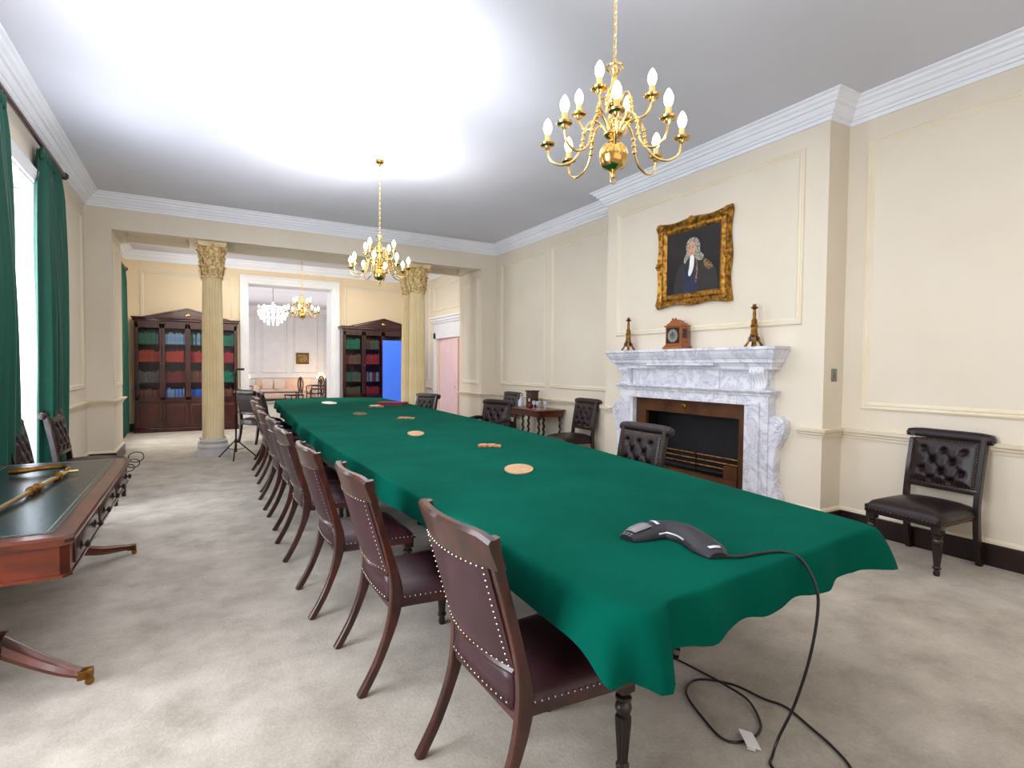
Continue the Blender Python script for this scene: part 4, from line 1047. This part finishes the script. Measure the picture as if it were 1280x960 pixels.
def goblet(x, y, label):
    o = MB().lathe([(.028,0),(.028,.004),(.005,.01),(.005,.05),(.024,.07),(.03,.10),(.027,.13),(.025,.13),(.027,.10),(.02,.075),(0,.07)],n=16).build('wine_glass','vaseglass'); o.location = (x,y,.796)
    tag(o,label,'glass','glasses on the console table')
for x, y in ((4.92,7.80),(4.98,7.72),(4.90,7.66),(5.04,7.64)): goblet(x,y,'pale stemmed glass standing on the console table beside the brown box')
vs = thing('glass_decanter','pale glass decanter with dark stopper at the left of the console table','decanter',(4.98,8.33,.796))
MB().lathe([(.05,0),(.055,.02),(.05,.10),(.02,.14),(.017,.18),(.024,.19)],n=18).build('body','vaseglass',vs); MB().ball((0,0,.205),.02).build('stopper','vaseglass',vs)
o = MB().ball((0,0,.03),.03,(1,1.3,1)).ball((.03,.04,.05),.025).ball((-.02,-.05,.06),.022).build('red_bow','redflower'); o.location = (4.92,7.93,.796); tag(o,'small red bow in front of the brown box on the console table','ornament')

# ------------------------------------------------------------------ bookcases
def bookcase(x0, x1, label):
    cx = (x0+x1)/2; w = x1-x0; D = .40; Y0 = 14.07
    t = thing('bookcase', label, 'bookcase', (cx,Y0,0)); h = w/2
    mb = MB(); mb.b2((-h,0,.08),(-h+.035,D,2.38)); mb.b2((h-.035,0,.08),(h,D,2.38)); mb.b2((-h,D-.02,.08),(h,D,2.38)); mb.b2((-h,0,2.36),(h,D,2.42)); mb.b2((-h,-.02,.66),(h,D,.70)); mb.b2((-.02,0,.08),(.02,D,2.38))
    mb.build('carcass','casewood',t,smooth=False)
    MB().b2((-h-.02,-.03,0),(h+.02,D,.10),bev=.006).build('plinth','casewood',t)
    mb = MB()
    for z in (1.085,1.535,1.925): mb.b2((-h+.03,.03,z-.02),(h-.03,D-.02,z))
    mb.build('shelf','casewood',t,smooth=False)
    mb = MB(); mb.b2((-h-.03,-.05,2.42),(h+.03,D,2.47),bev=.008); mb.b2((-h-.05,-.07,2.47),(h+.05,D,2.50),bev=.006)
    mb.build('cornice','casewood',t)
    mb = MB(); mb.prism([(-h*.72,2.50),(0,2.69),(h*.72,2.50)],'y',-.04,.06)
    for s in (-1,1): mb.prism([(s*h*.78,2.495),(0,2.69),(0,2.725),(s*h*.86,2.50)],'y',-.08,.07)
    mb.build('pediment','casewood',t,smooth=False)
    MB().ball((0,-.045,2.57),.045,(1,.3,.8)).build('gilt_boss','brass',t)
    bw = (w-.04)/4
    for k in range(4):
        a = -h+.02+k*bw; b = a+bw
        fr = MB().b2((a+.004,-.025,.70),(a+.05,.0,2.36)).b2((b-.05,-.025,.70),(b-.004,0,2.36)).b2((a,-.025,2.27),(b,0,2.36)).b2((a,-.025,.70),(b,0,.76)).build('glazed_door','casewood',t,smooth=False)
        MB().b2((a+.05,-.014,.76),(b-.05,-.010,2.27)).build('pane','glass',fr,smooth=False)
        MB().ball(((b-.03) if k % 2 == 0 else (a+.03),-.035,1.5),.010).build('door_knob','brass',fr)
        cd = MB().b2((a+.004,-.025,.11),(b-.004,0,.65)).b2((a+.06,-.033,.17),(b-.06,-.02,.59),bev=.008).build('cupboard_door','casewood',t,smooth=False)
    return t
BK = [(-1.20,.77),(3.15,5.22)]
bookcase(*BK[0],'tall glazed mahogany bookcase with pediment, left of the tall doorway')
bookcase(*BK[1],'tall glazed mahogany bookcase with pediment behind the blue screen, right of doorway')
bookmesh = {}
def bookproto(colr, v):
    key = (colr, v)
    if key not in bookmesh:
        hh, th = (.24,.26,.22)[v], (.031,.027,.035)[v]
        mb = MB(); mb.b2((-th/2,0,0),(-th/2+.003,.16,hh)); mb.b2((th/2-.003,0,0),(th/2,.16,hh)); mb.prism([(-th/2,0),(-th/2*.6,-.006),(th/2*.6,-.006),(th/2,0)],'z',0,hh); mb.b2((-th/2+.003,0,.004),(th/2-.003,.155,hh-.006))
        for z in (.2,.4,.8): mb.b2((-th/2*.7,-.009,hh*z),(th/2*.7,-.005,hh*z+.005))
        o = mb.build('book','book_'+colr,smooth=False); bookmesh[key] = o; return o, True, th
    return bookmesh[key], False, (.031,.027,.035)[v]
ROWS = [(1.925,[['green','grey'],['slate','slate'],['green','slate'],['teal','green']],'top'),
        (1.535,[['orange','red'],['red','red'],['crimson','red'],['crimson','red']],'second'),
        (1.085,[['grey','brown'],['maroon','maroon'],['brown','maroon'],['teal','teal']],'third'),
        (.70,[['maroon','brown'],['slate','navy'],['navy','navy'],['brown','maroon']],'bottom')]
ROWR = [(1.925,[['green','teal'],['green','maroon']],'top'),(1.535,[['brown','maroon'],['red','crimson']],'second'),(1.085,[['grey','green'],['slate','maroon']],'third'),(.70,[['brown','green'],['crimson','red']],'bottom')]
cname = {'green':'green','grey':'grey','slate':'blue-grey','teal':'bright green','orange':'orange-red','red':'red','crimson':'crimson','brown':'brown','maroon':'maroon','navy':'blue'}
bayn = ['first','second','third','fourth']
def fill(case, x0, x1, rows, nb):
    bw = (x1-x0-.04)/4
    for z, cols, rn in rows:
        for k in range(nb):
            a = x0+.02+k*bw+.05; b = a+bw-.09; x = a; i = 0
            while True:
                c = cols[k][0] if random.random() < .6 else cols[k][1]; v = random.randrange(3)
                if x+(.031,.027,.035)[v] > b or i >= 12: break
                o, first, th = bookproto(c, v)
                if not first: o = o.copy(); COL.objects.link(o)
                o.location = (x+th/2, 14.13+random.uniform(0,.012), z+.001); x += th+.002; i += 1
                lab = '%s bound book, %s shelf, behind the %s glass door of the %s bookcase' % (cname[c], rn, bayn[k], case)
                tag(o, lab, 'book', '%s books on %s shelf, %s door, %s bookcase' % (cname[c], rn, bayn[k], case))
fill('left', *BK[0], ROWS, 4); fill('right', *BK[1], ROWR, 2)
mb = MB(); x0, x1 = BK[1]; bw = (x1-x0-.04)/4
for z in (1.925,1.535,1.085,.70):
    x = x0+.02+2*bw+.05
    while x < x1-.09: th = random.uniform(.026,.036); mb.b2((x,14.13,z),(x+th-.002,14.29,z+random.uniform(.2,.26))); x += th
o = tag(mb.build('books','book_maroon',smooth=False),'maroon books in right bookcase, mostly hidden by the blue screen','books'); o['kind'] = 'stuff'

# blue screen panel
bs = thing('display_screen','plain bright blue free-standing screen in front of the right bookcase','screen',(4.42,13.2,0))
MB().b2((-.50,-.012,.12),(.50,.012,2.12)).build('panel','blue',bs,smooth=False)
for s in (-1,1): MB().tube([(s*.36,.02,.0+.015),(s*.36,.02,1.0)],.012,8).tube([(s*.36,-.25,.015),(s*.36,.25,.015)],.014,8).build('stand_foot','steel',bs)

# ------------------------------------------------------------------ far room furniture
def sofa(x, y, w, label):
    t = thing('sofa', label, 'sofa', (x,y,0))
    MB().b2((-w/2,-.45,.1),(w/2,.4,.34),bev=.03).build('base','sofa',t)
    MB().b2((-w/2+.02,.15,.3),(w/2-.02,.42,.92),bev=.08).build('backrest','sofa',t)
    for s in (-1,1): MB().b2((s*w/2-.12,-.45,.1),(s*w/2+.12,.42,.64),bev=.07).build('arm','sofa',t)
    n = 3 if w > 1.8 else 2; cw_ = (w-.26)/n
    for k in range(n): MB().b2((-w/2+.13+k*cw_,-.46,.33),(-w/2+.13+(k+1)*cw_-.01,.18,.47),bev=.04).build('seat_cushion','sofa',t)
    for sx in (-1,1):
        for sy in (-.4,.36): MB().lathe([(.02,0),(.03,.1)],c=(sx*(w/2-.05),sy,0),n=10).build('leg','darkwood',t)
sofa(3.1,24.6,2.2,'long cream sofa against the far wall of the farthest room'); sofa(5.75,24.6,1.8,'shorter cream sofa right of the long one, partly hidden by the door jamb')
for x, lb in ((2.9,'pale square cushion leaning on the long cream sofa, right one'),(2.45,'pale square cushion leaning on the long cream sofa, left one')):
    o = MB().box((0,0,.21),(.42,.13,.42),bev=.06).build('cushion','cushion'); o.location = (x,24.62,.47); o.rotation_euler = (R(14),0,0); tag(o,lb,'cushion')
def lamp(x, y, label):
    tt = thing('side_table','small round side table under the lamp by '+label.split(' at ')[-1],'table',(x,y,0))
    MB().lathe([(.25,.60),(.26,.62),(.25,.635),(0,.635)],n=24).build('table_top','mahog',tt); MB().lathe([(.18,0),(.16,.03),(.03,.08),(.025,.6)],n=16).build('stand','mahog',tt)
    t = thing('table_lamp', label, 'lamp', (x,y,.636)); MB().lathe([(.08,0),(.08,.02),(.03,.05),(.06,.14),(.07,.2),(.02,.28),(.012,.36)],n=16).build('base','oldbrass',t)
    MB().lathe([(.19,.30),(.11,.54)],n=20).build('shade','shade',t)
lamp(1.62,24.4,'lit table lamp at the left end of the long cream sofa'); lamp(4.42,23.75,'lit table lamp at the right, beside the door jamb')
def far_chair(x, y, a, label, arms):
    t = thing('wooden_chair', label, 'chair', (x,y,0), R(a))
    MB().b2((-.24,-.24,.42),(.24,.24,.47),bev=.01).build('seat','leather',t)
    for sx in (-1,1):
        for sy in (-1,1): MB().tube([(sx*.21,sy*.21,.43),(sx*.23,sy*.23,0)],[.022,.014],8).build('leg','mahog',t)
    if arms:
        mb = MB(); mb.tube(cr([(-.24,-.26,.45),(-.25,-.28,.8),(-.25,-.2,1.02),(-.25,0,1.08),(-.25,.2,1.02),(-.25,.28,.8),(-.24,.26,.45)],4),.024,8)
        for y_ in (-.09,0,.09): mb.tube(cr([(-.25,y_*.5,.47),(-.25,y_*1.5,.75),(-.25,y_,1.05)],4),.013,6)
        mb.build('backrest','mahog',t)
        for s in (-1,1): MB().tube(cr([(-.24,s*.27,.74),(0,s*.29,.73),(.2,s*.28,.70),(.2,s*.26,.46)],4),.02,8).build('arm','mahog',t)
    else:
        mb = MB(); mb.tube([(-.24,.17*math.cos(k*PI/10),.79+.27*math.sin(k*PI/10)) for k in range(20)],.022,8,loop=True)
        for y_ in (-.06,0,.06): mb.tube([(-.24,y_,.55),(-.24,y_*.6,1.04)],.012,6)
        mb.tube([(-.23,-.12,.45),(-.24,-.12,.60)],.02,6); mb.tube([(-.23,.12,.45),(-.24,.12,.60)],.02,6); mb.build('backrest','mahog',t)
far_chair(2.86,20.2,200,'dark oval-backed wooden chair before the cream sofa in the far room',False)
far_chair(3.30,18.3,170,'dark wooden armchair with pierced back by the right jamb of the doorway',True)
far_chair(3.72,21.2,190,'dark wooden armchair deeper in the far room, behind the nearer one',True)
ct = thing('coffee_table','low dark wooden table in front of the long cream sofa','table',(2.7,22.6,0))
MB().b2((-.7,-.35,.42),(.7,.35,.46),bev=.008).build('table_top','mahog',ct)
for sx in (-1,1):
    for sy in (-1,1): MB().tube([(sx*.62,sy*.28,0),(sx*.62,sy*.28,.43)],.03,8).build('leg','mahog',ct)
pp = thing('small_painting','small framed landscape painting on the far room wall','painting',(3.93,Y3-.01,1.78))
MB().rings([[(sx*(.265-o),-h,sz*(.24-o)) for sx, sz in ((-1,-1),(1,-1),(1,1),(-1,1))] for o, h in ((0,0),(0,.03),(.03,.045),(.06,.02),(.06,0))],caps=False).build('frame','oldbrass',pp,smooth=False)
MB().b2((-.21,-.018,-.185),(.21,0,.185)).build('canvas','landscape',pp,smooth=False)

# ------------------------------------------------------------------ lights
def area(name, loc, rot, sx, sy, power, col=(1,1,1), spread=PI):
    l = bpy.data.lights.new(name,'AREA'); l.shape = 'RECTANGLE'; l.size = sx; l.size_y = sy; l.energy = power; l.color = col; l.spread = spread
    o = bpy.data.objects.new(name,l); COL.objects.link(o); o.location = loc; o.rotation_euler = rot; return o
def spot(name, loc, target, power, ang, blend, size, col=(1,1,1)):
    l = bpy.data.lights.new(name,'SPOT'); l.energy = power; l.spot_size = R(ang); l.spot_blend = blend; l.shadow_soft_size = size; l.color = col
    o = bpy.data.objects.new(name,l); COL.objects.link(o); o.location = loc
    o.rotation_euler = (Vector(target)-Vector(loc)).to_track_quat('-Z','Y').to_euler(); return o
def point(name, loc, power, size, col=(1,1,1)):
    l = bpy.data.lights.new(name,'POINT'); l.energy = power; l.shadow_soft_size = size; l.color = col
    o = bpy.data.objects.new(name,l); COL.objects.link(o); o.location = loc; return o
ry = R(-90)
for y0, y1 in WINS: area('window_daylight',(XL-.5,(y0+y1)/2,1.85),(0,ry,0),2.8,y1-y0,190,(.93,.96,1))
area('library_daylight',(XL-.5,12.5,1.85),(0,ry,0),2.8,1.8,150,(1,.95,.86))
area('near_fill',(1.2,YN+.1,2.1),(R(90),0,0),5.5,3.0,48,(1,.98,.96))  # unseen fill light inside the near wall, which has no window
spot('bounce_flash',(.5,3.9,2.15),(.75,5.0,3.96),400,122,.7,.25,(.95,.96,1))
spot('chandelier_glow',(1.6,6.1,2.5),(1.7,6.5,3.96),200,115,1,.2,(1,.98,.98))
spot('chandelier_glow',(1.9,1.6,2.5),(1.7,1.6,3.96),110,120,1,.3,(1,.98,.98))
area('room_bounce',(1.8,4.0,3.70),(0,0,0),4.5,10,115,(1,.98,.95))
area('library_bounce',(1.9,12.6,3.6),(0,0,0),4,2.4,50,(1,.95,.86)); area('library_fill',(1.9,11.1,3.1),(R(62),0,0),5,.7,70,(1,.94,.82))
area('far_room_overhead_fill',(2.5,19.5,3.7),(0,0,0),8,7,190,(1,.985,.96))  # unseen overhead fill for the far room, not a daylight opening
area('far_room_ceiling_fill',(2.5,20,2.9),(R(180),0,0),7,7,110,(1,.99,.97))  # added unseen light that brightens the far room ceiling, no fixture
area('far_room_side_fill',(-3.2,19.5,2.0),(0,ry,0),2.6,6,70,(1,1,1))  # unseen side fill; this wall of the far room has no window
point('lobby_light',(XR+.8,12.3,2.6),45,.2,(1,.8,.75))
point('lamp_glow',(1.68,24.4,1.1),14,.08,(1,.7,.4)); point('lamp_glow',(4.3,24.1,1.1),22,.08,(1,.7,.4))

w = bpy.data.worlds.new('World'); SC.world = w; w.use_nodes = True
bg = w.node_tree.nodes['Background']; bg.inputs[0].default_value = (.92,.96,1,1); bg.inputs[1].default_value = 2.2

# ------------------------------------------------------------------ camera
cam = bpy.data.cameras.new('camera'); co = bpy.data.objects.new('camera',cam); COL.objects.link(co)
cam.sensor_width = 36; cam.lens = 36*679.257/1280; cam.clip_start = .05
yaw, pit, rol = R(29.924), R(-1.816), R(.537)
fwv = Vector((math.sin(yaw)*math.cos(pit), math.cos(yaw)*math.cos(pit), math.sin(pit)))
rt = Vector((math.cos(yaw), -math.sin(yaw), 0)); upv = rt.cross(fwv)
r2 = rt*math.cos(rol)+upv*math.sin(rol); u2 = -rt*math.sin(rol)+upv*math.cos(rol)
m3 = Matrix((r2, u2, -fwv)).transposed()
co.matrix_world = Matrix.Translation((0,0,1.5)) @ m3.to_4x4()
SC.camera = co
SC.view_settings.view_transform = 'Standard'
SC.view_settings.look = 'None'
SC.view_settings.exposure = 0.0
SC.view_settings.gamma = 1.0
